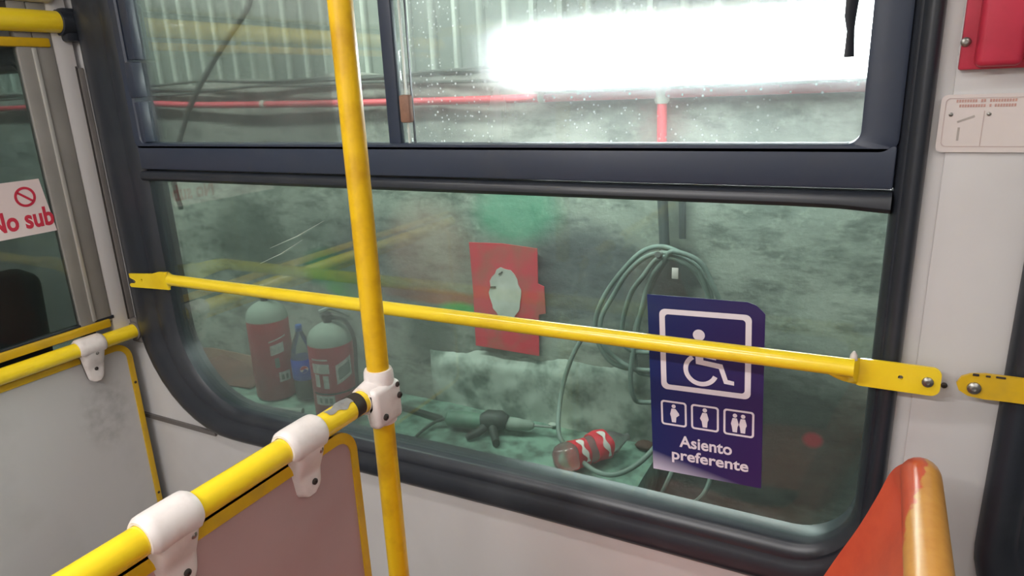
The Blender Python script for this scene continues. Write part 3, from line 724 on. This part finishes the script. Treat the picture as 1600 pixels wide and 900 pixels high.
# ------------------------------------------------------------------ blue priority seat sticker on the lower pane
TL, TR, BR, BL = Vector((-.350, 0, -.374)), Vector((-.145, 0, -.366)), Vector((-.1315, 0, -.722)), Vector((-.332, 0, -.729))
SW, SH = .203, .355
SY = WY+.0115
t = thing('priority_seat_sticker', (-.35, SY, -.729), 'dark blue priority seat sticker with white wheelchair symbol on the lower pane', 'sticker')
def sfn(off):
    def f(u, v, d):                    # u to the right 0..1, v down 0..1
        p = TL*(1-u)*(1-v)+TR*u*(1-v)+BR*u*v+BL*(1-u)*v
        return Vector((p.x, SY-off-d, p.z))
    return f
f0, f1 = sfn(0), sfn(.0007)
g = G().plate([(0, 1), (0, .5), (0, 0), (.5, .004), (.86, .008), (.93, .022), (1, .062), (1, .5), (1, 1)], [], f0, .0006)
obj('sheet', g, 'stk_blue', t)
def ur(u0, u1, v0, v1, ru):           # rounded rect in sticker units, ru in fractions of width
    k = SW/SH; pts = rrect(u0/1, u1/1, v0/k, v1/k, ru, 6); return [(p[0], p[1]*k) for p in pts]
g = G().plate(ur(.105, .895, .072, .515, .055), [ur(.155, .845, .100, .487, .03)[::-1]], f1, .0004); obj('large_border', g, 'stk_white', t)
k = SW/SH
def uc(cu, cv, r, n=28, a0=0, a1=2*PI): return [(cu+r*math.cos(a0+(a1-a0)*i/n), cv+k*r*math.sin(a0+(a1-a0)*i/n)) for i in range(n+1)]
def stroke(pts, wdt):
    """constant-width stroke around a polyline given in sticker units"""
    P = [Vector((p[0], p[1]/k)) for p in pts]; L, R = [], []
    for i, p in enumerate(P):
        d = (P[min(i+1, len(P)-1)]-P[max(i-1, 0)]).normalized(); nrm = Vector((-d.y, d.x)); L.append(p+nrm*wdt/2); R.append(p-nrm*wdt/2)
    return [(p.x, p.y*k) for p in L+R[::-1]]
g = G().plate(uc(.453, .198, .052)[:-1], [], f1, .0004)
g.plate(stroke(uc(.468, .385, .135, 30, math.radians(22), math.radians(238)), .042), [], f1, .0004)
g.plate([(.415, .243), (.485, .246), (.49, .300), (.60, .308), (.60, .324), (.49, .316), (.49, .331), (.655, .343), (.70, .423), (.755, .428), (.755, .449), (.67, .445), (.625, .368), (.425, .354)], [], f1, .0004)
obj('wheelchair_symbol', g, 'stk_white', t)
g = G()
for (a_, b_, v0, v1) in ((.095, .335, .580, .722), (.375, .625, .580, .722), (.665, .930, .580, .724)):
    g.plate(ur(a_, b_, v0, v1, .03), [ur(a_+.018, b_-.018, v0+.010, v1-.010, .016)[::-1]], f1, .0004)
obj('small_border', g, 'stk_white', t)
def person(cu, cv, s, lean=0, belly=0, skirt=0):
    g = G().plate(uc(cu, cv-.045*s, .020*s)[:-1], [], f1, .0004)
    g.plate([(cu-.022*s, cv-.030*s), (cu+.018*s, cv-.030*s), (cu+(.03+belly)*s, cv-.005*s), (cu+(.034+belly)*s, cv+.006*s), (cu+.024*s, cv+.020*s), (cu+.020*s, cv+.052*s), (cu-.020*s, cv+.052*s), (cu-.028*s, cv+.020*s), (cu-(.036+skirt)*s, cv+.004*s)], [], f1, .0004); return g
obj('pregnant_person_symbol', person(.215, .652, .95, belly=.02), 'stk_white', t)
obj('elderly_person_symbol', person(.500, .652, 1.0, skirt=.008), 'stk_white', t)
g = person(.765, .655, .95); h = person(.835, .655, .95); g.add(h.v, h.f, False); obj('two_people_symbol', g, 'stk_white', t)
def tfn(u, v, d): return f1(u, -v*k, d)
g = G().text('Asiento', .160, .505, -.838/k, tfn, .0004, .022, width=.48); obj('upper_word', g, 'stk_white', t)
g = G().text('preferente', .150, .535, -.918/k, tfn, .0004, .022, width=.70); obj('lower_word', g, 'stk_white', t)

# ================================================================== garage outside
GY = 2.50
# rough concrete wall with real relief
g = G(); nx, nz = 150, 46; x0, x1, z0, z1 = -6.0, 2.6, -1.9, .075
vs = [];
for j in range(nz+1):
    for i in range(nx+1):
        x = x0+(x1-x0)*i/nx; z = z0+(z1-z0)*j/nz
        d = noise.fractal(Vector((x*1.3, 3.1, z*2.2)), .8, 2.1, 5)*.012
        zz = z+(noise.noise(Vector((x*3, 0, 9)))*.03 if j == nz else 0)
        vs.append((x, GY-.012+d, zz))
fs = [[j*(nx+1)+i, j*(nx+1)+i+1, (j+1)*(nx+1)+i+1, (j+1)*(nx+1)+i] for j in range(nz) for i in range(nx)]
top = [(vs[nz*(nx+1)+i][0], GY+.16, vs[nz*(nx+1)+i][2]) for i in range(nx+1)]
b = len(vs); vs += top; fs += [[nz*(nx+1)+i, nz*(nx+1)+i+1, b+i+1, b+i] for i in range(nx)]
g.add(vs, fs); gw = struct('wall_far', g=g, m='concrete', label='stained concrete garage wall behind the window')
# corrugated sheets standing above it: every sheet a piece of its own
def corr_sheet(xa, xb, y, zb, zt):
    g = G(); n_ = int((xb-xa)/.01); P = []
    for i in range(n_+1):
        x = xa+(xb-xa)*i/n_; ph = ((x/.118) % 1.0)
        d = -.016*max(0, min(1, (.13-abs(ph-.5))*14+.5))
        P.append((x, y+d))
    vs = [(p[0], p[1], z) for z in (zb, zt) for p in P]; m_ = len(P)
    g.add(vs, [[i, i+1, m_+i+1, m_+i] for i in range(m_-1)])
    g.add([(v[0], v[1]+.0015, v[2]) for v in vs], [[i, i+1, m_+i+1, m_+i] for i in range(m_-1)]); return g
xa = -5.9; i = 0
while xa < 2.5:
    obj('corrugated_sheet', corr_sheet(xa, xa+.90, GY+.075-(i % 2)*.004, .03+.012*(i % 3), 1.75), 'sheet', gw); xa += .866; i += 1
struct('floor_yard', g=G().box((-6, 1.3, -1.95), (2.6, 2.6, -1.9)), m='yard')
struct('ceiling_yard', g=G().box((-6, 1.3, 1.75), (2.6, 2.7, 1.8)), m='yard_roof')
struct('wall_yard_front', g=G().box((-6.05, 1.3, -1.9), (-6, 2.6, 1.75)), m='yard')
struct('wall_yard_back', g=G().box((2.6, 1.3, -1.9), (2.65, 2.6, 1.75)), m='yard')
# ledge
LZ = -1.424
g = G(); nx, ny = 70, 12
vs = []
for j in range(ny+1):
    for i in range(nx+1):
        x = -4.4+(3.733)*i/nx; y = 1.75+.715*j/ny
        vs.append((x, y, LZ+noise.fractal(Vector((x*4, y*4, 1)), .8, 2, 4)*.006-.003))
fs = [[j*(nx+1)+i, j*(nx+1)+i+1, (j+1)*(nx+1)+i+1, (j+1)*(nx+1)+i] for j in range(ny) for i in range(nx)]
g.add(vs, fs); g.box((-4.4, 1.75, -1.9), (-.667, 2.46, LZ-.008), .004)
ld = tag(obj('ledge', g, 'ledge'), 'long dusty green ledge along the foot of the concrete wall', 'ledge')
# pale plaster block against the wall above the ledge
g = G(); nx, nz = 50, 14; vs = []
for j in range(nz+1):
    for i in range(nx+1):
        s = i/nx; x = -1.79+1.10*s; zt = -1.175+.07*min(1, s*1.3)+noise.noise(Vector((x*5, 0, 4)))*.02
        z = LZ-.02+(zt-LZ+.02)*j/nz; ed = min(1, min(s, 1-s)*14)*min(1, (1-j/nz)*6+.0)
        vs.append((x, GY-.01-.032*ed+noise.fractal(Vector((x*6, 1, z*6)), .8, 2, 4)*.014, z))
fs = [[j*(nx+1)+i, j*(nx+1)+i+1, (j+1)*(nx+1)+i+1, (j+1)*(nx+1)+i] for j in range(nz) for i in range(nx)]
g.add(vs, fs); pb = obj('plaster_block', g, 'plaster', gw, 'pale broken plaster plinth at the wall foot')

# red sign board with white disc
t = thing('red_sign', (-1.36, GY-.03, -.92), 'red square board with dirty white disc on the concrete wall', 'sign')
fs_ = lambda off: (lambda u, v, d: Vector((u, GY-.036-off-d, v)))
g = G().plate([(-1.518, -1.108), (-1.205, -1.112), (-1.200, -.925), (-1.168, -.915), (-1.172, -.80), (-1.200, -.79), (-1.198, -.640), (-1.36, -.630), (-1.522, -.636), (-1.515, -.86)], [], fs_(0), .005)
obj('board', g, 'sign_red', t)
o = [(-1.355+.076*math.cos(2*PI*i/28)*(1+.07*math.sin(i*2.3)), -.850+.116*math.sin(2*PI*i/28)*(1+.05*math.sin(i*1.7))) for i in range(28)]
obj('disc', G().plate(o, [], fs_(.006), .003), 'sign_white', t)
for q_ in ([(-1.425, -.822), (-1.398, -.818), (-1.398, -.826), (-1.424, -.829)], [(-1.382, -.762), (-1.362, -.748), (-1.360, -.754), (-1.379, -.768)]): obj('mark', G().plate(q_, [], fs_(.0095), .002), 'debris', t)
# red pipes
t = thing('red_pipe', (-1.9, GY-.06, -.045), 'thin red pipe running level along the concrete wall', 'pipe')
pth = [(-5.9, GY-.055, -.01), (-3.735, GY-.055, -.008), (-3.0, GY-.055, -.03), (-1.9, GY-.055, -.045), (-.5, GY-.055, -.046), (2.5, GY-.055, -.03)]
obj('tube', G().tube(smooth_path(pth, 6), .0155, 14), 'pipe_red', t)
for x in (-2.61, -1.15): obj('joint', G().cyl((x-.012, GY-.055, -.035 if x < -2 else -.045), (x+.012, GY-.055, -.036 if x < -2 else -.045), .0195, 14), 'joint', t)
t = thing('wall_pipe', (-.715, GY-.05, -.35), 'upright pipe below the lamp, red above and dark grey below', 'pipe')
obj('upper_tube', G().cyl((-.690, GY-.05, -.07), (-.684, GY-.05, -.36), .017, 14), 'pipe_red', t)
obj('lower_tube', G().cyl((-.684, GY-.05, -.36), (-.668, GY-.05, -.61), .019, 14), 'pipe_grey', t)
obj('elbow', G().lathe((-.690, GY-.05, -.08), [(.02, 0), (.026, .01), (.026, .05), (.02, .06)], 14), 'joint', t)
tag(obj('cable_strap', G().cyl((-.615, GY-.035, -.30), (-.608, GY-.035, -.56), .013, 8), 'pipe_grey'), 'faint grey strap hanging just right of the upright pipe', 'strap')

# hose coil hung on a hook
HOSE_Y = GY-.085
def wp(pts, y=HOSE_Y): return [(x, y+dy, z) for x, dy, z in pts]
t = thing('hose_coil', (-.71, HOSE_Y, -.64), 'coil of grey green hose hung on the wall behind the blue sticker', 'hose')
rng = random.Random(3)
def loopc(cx, wl, wr, zt, zb, y, seed):
    r_ = random.Random(seed); pts = []
    for i in range(14):
        a = 2*PI*i/14; s_ = math.sin(a); c_ = math.cos(a)
        zz = (zt+zb)/2+(zt-zb)/2*c_; ww = (wl if s_ < 0 else wr)*(.80+.30*(1-c_)/2)
        pts.append((cx+s_*ww+r_.uniform(-.008, .008)+(-.10)*(1-c_)/2, y+r_.uniform(-.012, .012), zz+r_.uniform(-.006, .006)))
    return smooth_path(pts, 6, True)
for (cx, wl, wr, zt, zb, y, sd) in ((-.66, .21, .25, -.590, -1.09, HOSE_Y, 1), (-.65, .19, .23, -.600, -1.07, HOSE_Y-.02, 2), (-.64, .11, .22, -.615, -1.00, HOSE_Y-.03, 3), (-.63, .07, .20, -.612, -1.10, HOSE_Y-.01, 4), (-.62, .09, .26, -.595, -1.20, HOSE_Y-.04, 5)):
    obj('hose_turn', G().tube(loopc(cx, wl, wr, zt, zb, y, sd), .0095, 10, True), 'hose', t)
obj('hook', G().tube(smooth_path([(-.668, GY-.02, -.585), (-.668, GY-.10, -.612), (-.668, GY-.145, -.60)], 5), .012, 10), 'pipe_grey', t)
obj('white_tag', G().box((-.615, HOSE_Y-.06, -.685), (-.592, HOSE_Y-.056, -.645), .001), 'label', t)
obj('loose_end', G().tube(smooth_path([(-.985, HOSE_Y, -.98), (-1.03, HOSE_Y-.02, -1.08), (-1.06, 2.36, -1.22), (-1.02, 2.24, -1.33), (-.93, 2.16, -1.35), (-.82, 2.12, -1.385), (-.72, 2.10, -1.36), (-.63, 2.15, -1.29), (-.56, 2.25, -1.17), (-.50, 2.36, -1.05), (-.46, HOSE_Y-.04, -.95)], 8), .0095, 10), 'hose', t)
t2 = tag(obj('loose_cable', G().tube(smooth_path([(-.50, 2.36, -1.05), (-.50, 2.25, -1.20), (-.534, 2.1, -1.318), (-.576, 2.1, -1.453), (-.60, 2.12, -1.64), (-.61, 2.14, -1.885)], 8), .008, 8), 'hose'), 'pale cable dropping past the ledge end, nearer the extinguishers', 'cable')
tag(obj('loose_cable', G().tube(smooth_path([(-.42, 2.36, -1.02), (-.40, 2.25, -1.18), (-.408, 2.1, -1.337), (-.48, 2.1, -1.452), (-.53, 2.14, -1.64), (-.54, 2.14, -1.885)], 8), .008, 8), 'hose'), 'pale cable dropping past the ledge end, nearer the orange seat', 'cable')

# dark cables along the top of the concrete and the hanging strap
for k_, (dz, dy, ph) in enumerate(((.055, -.06, 0), (.035, -.05, 2), (.072, -.03, 4))):
    pts = [(x, GY+dy+.02*math.sin(x*2+ph), dz+.010*math.sin(x*2.7+ph)+.006*math.sin(x*7+ph)) for x in [-5.8+.35*i for i in range(14)]]
    tag(obj('draped_cable', G().tube(smooth_path(pts, 4), .007, 8), 'cable_dark'), ['dark cable draped along the wall top, nearest the red pipe', 'dark cable draped along the wall top, tucked lowest', 'dark cable draped along the wall top, against the corrugated sheets'][k_], 'cable', 'cables along the wall top')
tag(obj('hanging_cable', G().tube(smooth_path([(-2.30, 2.2, .62), (-2.34, 2.2, .40), (-2.40, 2.2, .325), (-2.50, 2.2, .25), (-2.63, 2.2, .146), (-2.80, 2.2, -.012), (-2.947, 2.2, -.208), (-3.02, 2.2, -.36), (-3.06, 2.24, -.52)], 8), .0125, 10), 'cable_dark'), 'thick dark cable hanging slantwise before the corrugated sheets', 'cable')

# fluorescent fitting
t = thing('tube_lamp', (-.6, 2.40, .10), 'glaring white fluorescent lamp mounted on the corrugated sheets', 'light')
obj('lamp_body', G().box((-1.19, 2.415, -.015), (.20, 2.462, .20), .01).box((-1.19, 2.36, .185), (.20, 2.44, .20), .004).box((-1.19, 2.36, -.02), (.20, 2.44, -.008), .004), 'fixture', t)
for z in (.060, .135): obj('lamp_tube', G().cyl((-1.235, 2.385, z), (.22, 2.385, z), .019, 16), 'tube', t)
obj('end_holder', G().box((-1.265, 2.36, .03), (-1.225, 2.43, .165), .006), 'fixture', t); obj('end_holder', G().box((.21, 2.36, .03), (.25, 2.43, .165), .006), 'fixture', t)

# fire extinguishers
def patch(cx, cy, r, a0, a1, z0, z1, skew=0.0, n=10):
    rows = [[Vector((cx+r*math.cos(math.radians(a0+(a1-a0)*k/n)), cy+r*math.sin(math.radians(a0+(a1-a0)*k/n)), z+skew*(k/n-.5))) for k in range(n+1)] for z in (z0, z1)]
    return G().add(rows[0]+rows[1], [[k, k+1, n+2+k, n+1+k] for k in range(n)])
def extinguisher(x, y, r, h, rz, label, extra):
    t = thing('fire_extinguisher', (x, y, LZ), label, 'extinguisher')
    z = LZ
    obj('cylinder', G().lathe((x, y, z), [(r*.9, 0), (r, .012), (r, h-.02), (r*.995, h)], 32), 'ext_red', t)
    obj('dusty_shoulder', G().lathe((x, y, z+h-.002), [(r*1.002, 0), (r*.97, .022), (r*.84, .05), (r*.6, .07), (r*.35, .082), (r*.22, .088)], 32), 'dust_grey', t)
    obj('valve', G().lathe((x, y, z+h+.08), [(.018, 0), (.018, .02), (.024, .022), (.024, .045), (.015, .05)], 16), 'valve_dark', t)
    c, s_ = math.cos(rz), math.sin(rz)
    p = lambda a, b, zz: (x+a*c-b*s_, y+a*s_+b*c, z+h+zz)
    obj('lever', G().tube([p(-.03, 0, .135), p(.02, 0, .150), p(.10, 0, .105)], [.010, .011, .007], 8).tube([p(-.03, 0, .120), p(.02, 0, .120), p(.11, 0, .085)], [.008, .009, .006], 8), 'valve', t)
    obj('discharge_hose', G().tube(smooth_path([p(.02, -.01, .105), p(.07, -.04, .10), p(.105, -.06, .02), p(.10, -.075, -.12), p(.095, -.075, -.24)], 6), .009, 8), 'valve_dark', t)
    A = math.degrees(math.atan2(-y, -x-.0))            # towards the bus window
    A = math.degrees(math.atan2(-y, -x))
    for (a0, a1, za, zb, m_, sk, off) in extra:
        obj('label_patch', patch(x, y, r+.0015+off, A+a0, A+a1, z+za, z+zb, sk), m_, t)
    return t
extinguisher(-2.080, 2.14, .098, .375, .75, 'nearer red fire extinguisher with a grey dusty top, beside the grab pole', [
    (-58, -12, .315, .322, 'ext_label', 0, 0), (-58, -10, .255, .300, 'ext_label', 0, 0), (-52, -38, .19, .25, 'ext_label', 0, 0), (-28, -14, .185, .245, 'ext_label', 0, 0),
    (6, 52, .215, .305, 'ext_label', .03, 0), (12, 46, .232, .288, 'ext_label_grey', .025, .0015), (-60, 60, .155, .163, 'valve_dark', 0, .002), (-58, -4, .105, .150, 'ext_label', 0, 0), (-30, -22, .115, .14, 'ext_label_grey', 0, .0012), (-18, -10, .115, .14, 'ext_label_grey', 0, .0012), (-45, -38, .115, .14, 'ext_label_grey', 0, .0012)])
extinguisher(-2.545, 2.22, .098, .40, 2.6, 'red fire extinguisher farther left, beside the blue labelled bottle', [
    (-6, 44, .31, .317, 'ext_label', .02, 0), (-4, 34, .24, .29, 'ext_label', .01, 0), (4, 16, .17, .22, 'ext_label_grey', 0, 0), (10, 44, .095, .145, 'ext_label', 0, 0), (16, 24, .105, .13, 'ext_label_grey', 0, .0012), (29, 36, .105, .13, 'ext_label_grey', 0, .0012)])
# cola bottle with blue label
bx, by = -2.365, 2.24
t = thing('soda_bottle', (bx, by, LZ), 'clear soda bottle with blue label standing between the two extinguishers', 'bottle')
obj('body', G().lathe((bx, by, LZ), [(.030, 0), (.050, .012), (.055, .03), (.055, .10), (.053, .115), (.055, .13), (.055, .215), (.052, .235), (.048, .26), (.036, .30), (.020, .335), (.014, .35), (.014, .362)], 28), 'pet', t)
obj('drink', G().lathe((bx, by, LZ+.004), [(.028, 0), (.048, .012), (.052, .03), (.052, .105)], 28), 'cola_dark', t)
lb = obj('label_band', G().lathe((bx, by, LZ+.112), [(.0545, 0), (.0562, .003), (.0562, .100), (.0545, .104)], 28), 'cola_blue', t)
obj('cap', G().lathe((bx, by, LZ+.360), [(.016, 0), (.016, .016), (.014, .019)], 18), 'cap_blue', t)
obj('neck_ring', G().lathe((bx, by, LZ+.350), [(.017, 0), (.017, .004)], 18), 'cap_blue', t)
# roundel on the blue label: red upper half, white wave, blue lower half
A = math.degrees(math.atan2(-by, -bx))
def rp(fun, off, m_, nm):
    pts = fun(); g = G(); vs = [Vector((bx+(.0575+off)*math.cos(math.radians(A)+u/.0562), by+(.0575+off)*math.sin(math.radians(A)+u/.0562), LZ+.170+v)) for u, v in pts]
    g.add(vs, [list(range(len(vs)))]); obj(nm, g, m_, lb)
R_ = .019
rp(lambda: [(R_*math.cos(2*PI*i/24), R_*math.sin(2*PI*i/24)) for i in range(24)], 0, 'label_w', 'emblem_disc')
rp(lambda: [(R_*.93*math.cos(a), R_*.93*math.sin(a)) for a in [math.radians(-10+200*i/16) for i in range(17)]]+[(R_*.93*q, R_*(.12+.16*math.sin(q*2.6))) for q in [-.9+.3*i for i in range(7)]], .0008, 'stk_red', 'emblem_red_half')
rp(lambda: [(R_*.93*math.cos(a), R_*.93*math.sin(a)) for a in [math.radians(195+150*i/12) for i in range(13)]]+[(R_*.93*q, R_*(-.42+.12*math.sin(q*2.6))) for q in [.8-.3*i for i in range(6)]], .0008, 'cola_blue', 'emblem_blue_half')

# lying crumpled bottle with red label
A0, A1 = Vector((-.955, 2.10, LZ+.066)), Vector((-.80, 2.34, LZ+.064)); ax = (A1-A0).normalized()
t = thing('crushed_bottle', ((A0.x+A1.x)/2, (A0.y+A1.y)/2, LZ), 'crushed clear bottle with red label lying on the ledge', 'bottle')
wob = lambda a, h: 1+.06*math.sin(3*a+h*30)+.05*math.sin(5*a-h*50)
Lb = (A1-A0).length
obj('body', G().lathe(A0-ax*.02, [(.012, 0), (.034, .006), (.050, .025), (.056, .05), (.055, .08), (.046, .12), (.052, .16), (.055, .20), (.054, .24), (.046, .27), (.030, .30), (.014, .33), (.014, .345)], 28, ax, wob), 'pet_dusty', t)
rd = obj('label_band', G().lathe(A0-ax*.02, [(.0555, .075), (.0485, .12), (.0495, .135)], 28, ax, lambda a, h: wob(a, h)*1.03), 'label_r', t)
rd2 = obj('label_band', G().lathe(A0-ax*.02, [(.055, .165), (.0575, .20), (.0565, .235)], 28, ax, lambda a, h: wob(a, h)*1.03), 'label_r', t)
u_ = ax.orthogonal().normalized(); w_ = ax.cross(u_); toc = (Vector((0, 0, 0))-A0); toc -= ax*toc.dot(ax); toc.normalize()
ang = math.atan2(toc.dot(w_), toc.dot(u_))
def swoosh(h0, h1, a0, a1, rr, par, wig):
    g = G(); rows = []
    for k_ in range(13):
        s = k_/12; a = ang+math.radians(a0+(a1-a0)*s); c_ = h0+(h1-h0)*s+wig*math.sin(s*9); wd = .009+.005*math.sin(s*13)
        rows.append([A0-ax*.02+ax*(c_+q*wd)+(u_*math.cos(a)+w_*math.sin(a))*rr*1.0 for q in (-1, 0, 1)])
    g.add([p for r in rows for p in r], [[i*3+k_, i*3+k_+1, (i+1)*3+k_+1, (i+1)*3+k_] for i in range(12) for k_ in range(2)]); obj('white_lettering', g, 'label_w', par)
swoosh(.10, .11, -55, 45, .0580, rd, .004); swoosh(.20, .205, -60, 50, .0625, rd2, .006)

# power tool lying on the ledge
P0 = Vector((-1.56, 2.25, LZ+.045)); P1 = Vector((-1.09, 2.36, LZ+.045)); ax = (P1-P0).normalized(); sd = Vector((-ax.y, ax.x, 0))
t = thing('power_drill', ((P0.x+P1.x)/2, (P0.y+P1.y)/2, LZ), 'dusty dark green power drill with a bit lying on the ledge', 'drill')
pt = lambda a, b=0, c=0: P0+ax*a+sd*b+Vector((0, 0, c))
obj('motor_housing', G().tube([pt(.0), pt(.01), pt(.08), pt(.17)], [.024, .034, .037, .033], 14), 'tool_green', t)
obj('gearbox', G().tube([pt(.165), pt(.19, 0, .008), pt(.25, 0, .012), pt(.275, 0, .006)], [.034, .046, .043, .028], 14), 'tool_dark', t)
obj('handle', G().tube([pt(.21, -.01, -.005), pt(.23, -.06, -.018), pt(.26, -.13, -.025)], [.026, .022, .020], 12, flat=.8), 'tool_dark', t)
obj('side_grip', G().tube([pt(.20, .0, .0), pt(.16, -.07, -.02), pt(.12, -.10, -.028)], [.020, .018, .014], 12), 'tool_dark', t)
obj('chuck', G().tube([pt(.27), pt(.28), pt(.33), pt(.335), pt(.375), pt(.39)], [.022, .027, .027, .024, .022, .012], 14), 'dust_grey', t)
obj('drill_bit', G().tube([pt(.385), pt(.47)], [.006, .004], 8), 'valve', t)
obj('power_cord', G().tube(smooth_path([pt(.005), pt(-.03, 0, -.01), (-1.62, 2.22, LZ+.02), (-1.63, 2.12, LZ+.010), (-1.60, 2.02, LZ+.009), (-1.60, 1.90, LZ+.009)], 8), .007, 8), 'cable_dark', t)
# slab, cardboard, sticks and scraps
mt = Matrix.Rotation(math.radians(-20), 3, 'Z')
tag(obj('grey_slab', G().box((-1.20, 1.97, LZ), (-1.09, 2.05, LZ+.018), .003, 2, mt), 'grey_pad'), 'small grey flat slab lying on the ledge near the window edge', 'slab')
t = thing('cardboard_box', (-3.05, 2.30, LZ), 'flattened brown cardboard leaning left of the extinguishers', 'cardboard')
g = G().plate([(-3.42, -1.416), (-2.74, -1.416), (-2.72, -1.34), (-3.0, -1.335), (-3.20, -1.335), (-3.40, -1.36)], [], lambda u, v, d: Vector((u, 2.34+d+(v+1.424)*.4, v)), .006)
obj('back_flap', g, 'cardboard', t)
obj('bottom_flap', G().add([(-3.3, 2.12, LZ+.006), (-2.72, 2.20, LZ+.006), (-2.70, 2.36, LZ+.02), (-3.1, 2.36, LZ+.07), (-3.3, 2.12, LZ+.002), (-2.72, 2.20, LZ+.002), (-2.70, 2.36, LZ+.012), (-3.1, 2.36, LZ+.062)], [[0, 1, 2, 3], [4, 5, 6, 7], [0, 1, 5, 4], [1, 2, 6, 5], [2, 3, 7, 6], [3, 0, 4, 7]], False), 'cardboard_dark', t)
tag(obj('grey_tube', G().tube([(-2.46, 2.00, LZ+.024), (-2.24, 2.08, LZ+.024)], .016, 12).lathe((-2.475, 1.995, LZ+.024), [(.02, 0), (.02, .02)], 12, (.94, .34, 0)), 'dust_grey'), 'short grey tube lying in front of the extinguishers', 'tube')
def stone(name, x, y, r, m_, seed, lab, cat, fl=.5):
    bm = bmesh.new(); bmesh.ops.create_icosphere(bm, subdivisions=2, radius=r)
    for v in bm.verts:
        q = 1+.45*noise.noise(v.co*18/max(.5, r*30)+Vector((seed*7.3, 0, 0))); v.co = Vector((v.co.x*q+x, v.co.y*q*.8+y, v.co.z*q*fl+LZ+r*fl*.7))
    o = obj(name, G().bm(bm, False), m_); tag(o, lab, cat); return o
for i, (x, y, r, m_, lab) in enumerate(((-2.30, 1.97, .030, 'debris', 'dark lump on the ledge before the standing bottle'), (-2.20, 1.95, .022, 'debris', 'dark lump on the ledge before the nearer extinguisher'),
        (-1.00, 2.03, .016, 'debris', 'dark scrap on the ledge beside the crushed bottle base'), (-1.14, 2.44, .020, 'plaster', 'pale crumb at the foot of the plaster block'),
        (-.86, 1.99, .012, 'debris', 'tiny dark crumb on the ledge in front of the crushed bottle'), (-.72, 2.42, .038, 'cardboard_dark', 'dark brown lump at the ledge end behind the hose'),
        (-1.50, 2.06, .010, 'pipe_red', 'tiny red scrap on the ledge beside the drill cord'), (-1.03, 2.31, .010, 'pipe_red', 'tiny red scrap on the ledge beyond the drill bit'),
        (-1.36, 2.05, .020, 'tool_dark', 'dark scrap on the ledge before the drill'), (-2.72, 2.05, .028, 'dust_grey', 'grey lump on the ledge before the farther extinguisher'))):
    stone('scrap', x, y, r, m_, i+1, lab, 'scrap')
tag(obj('wood_strip', G().box((-2.02, 2.30, LZ), (-1.62, 2.33, LZ+.02), .003, 2, Matrix.Rotation(math.radians(-6), 3, 'Z')), 'debris'), 'dark flat strip lying on the ledge behind the drill cord', 'strip')
tag(obj('yard_kerb', G().box((-.6, 1.75, -1.9), (2.5, 2.1, -1.75), .01), 'yard'), 'dark kerb below the ledge end', 'kerb')
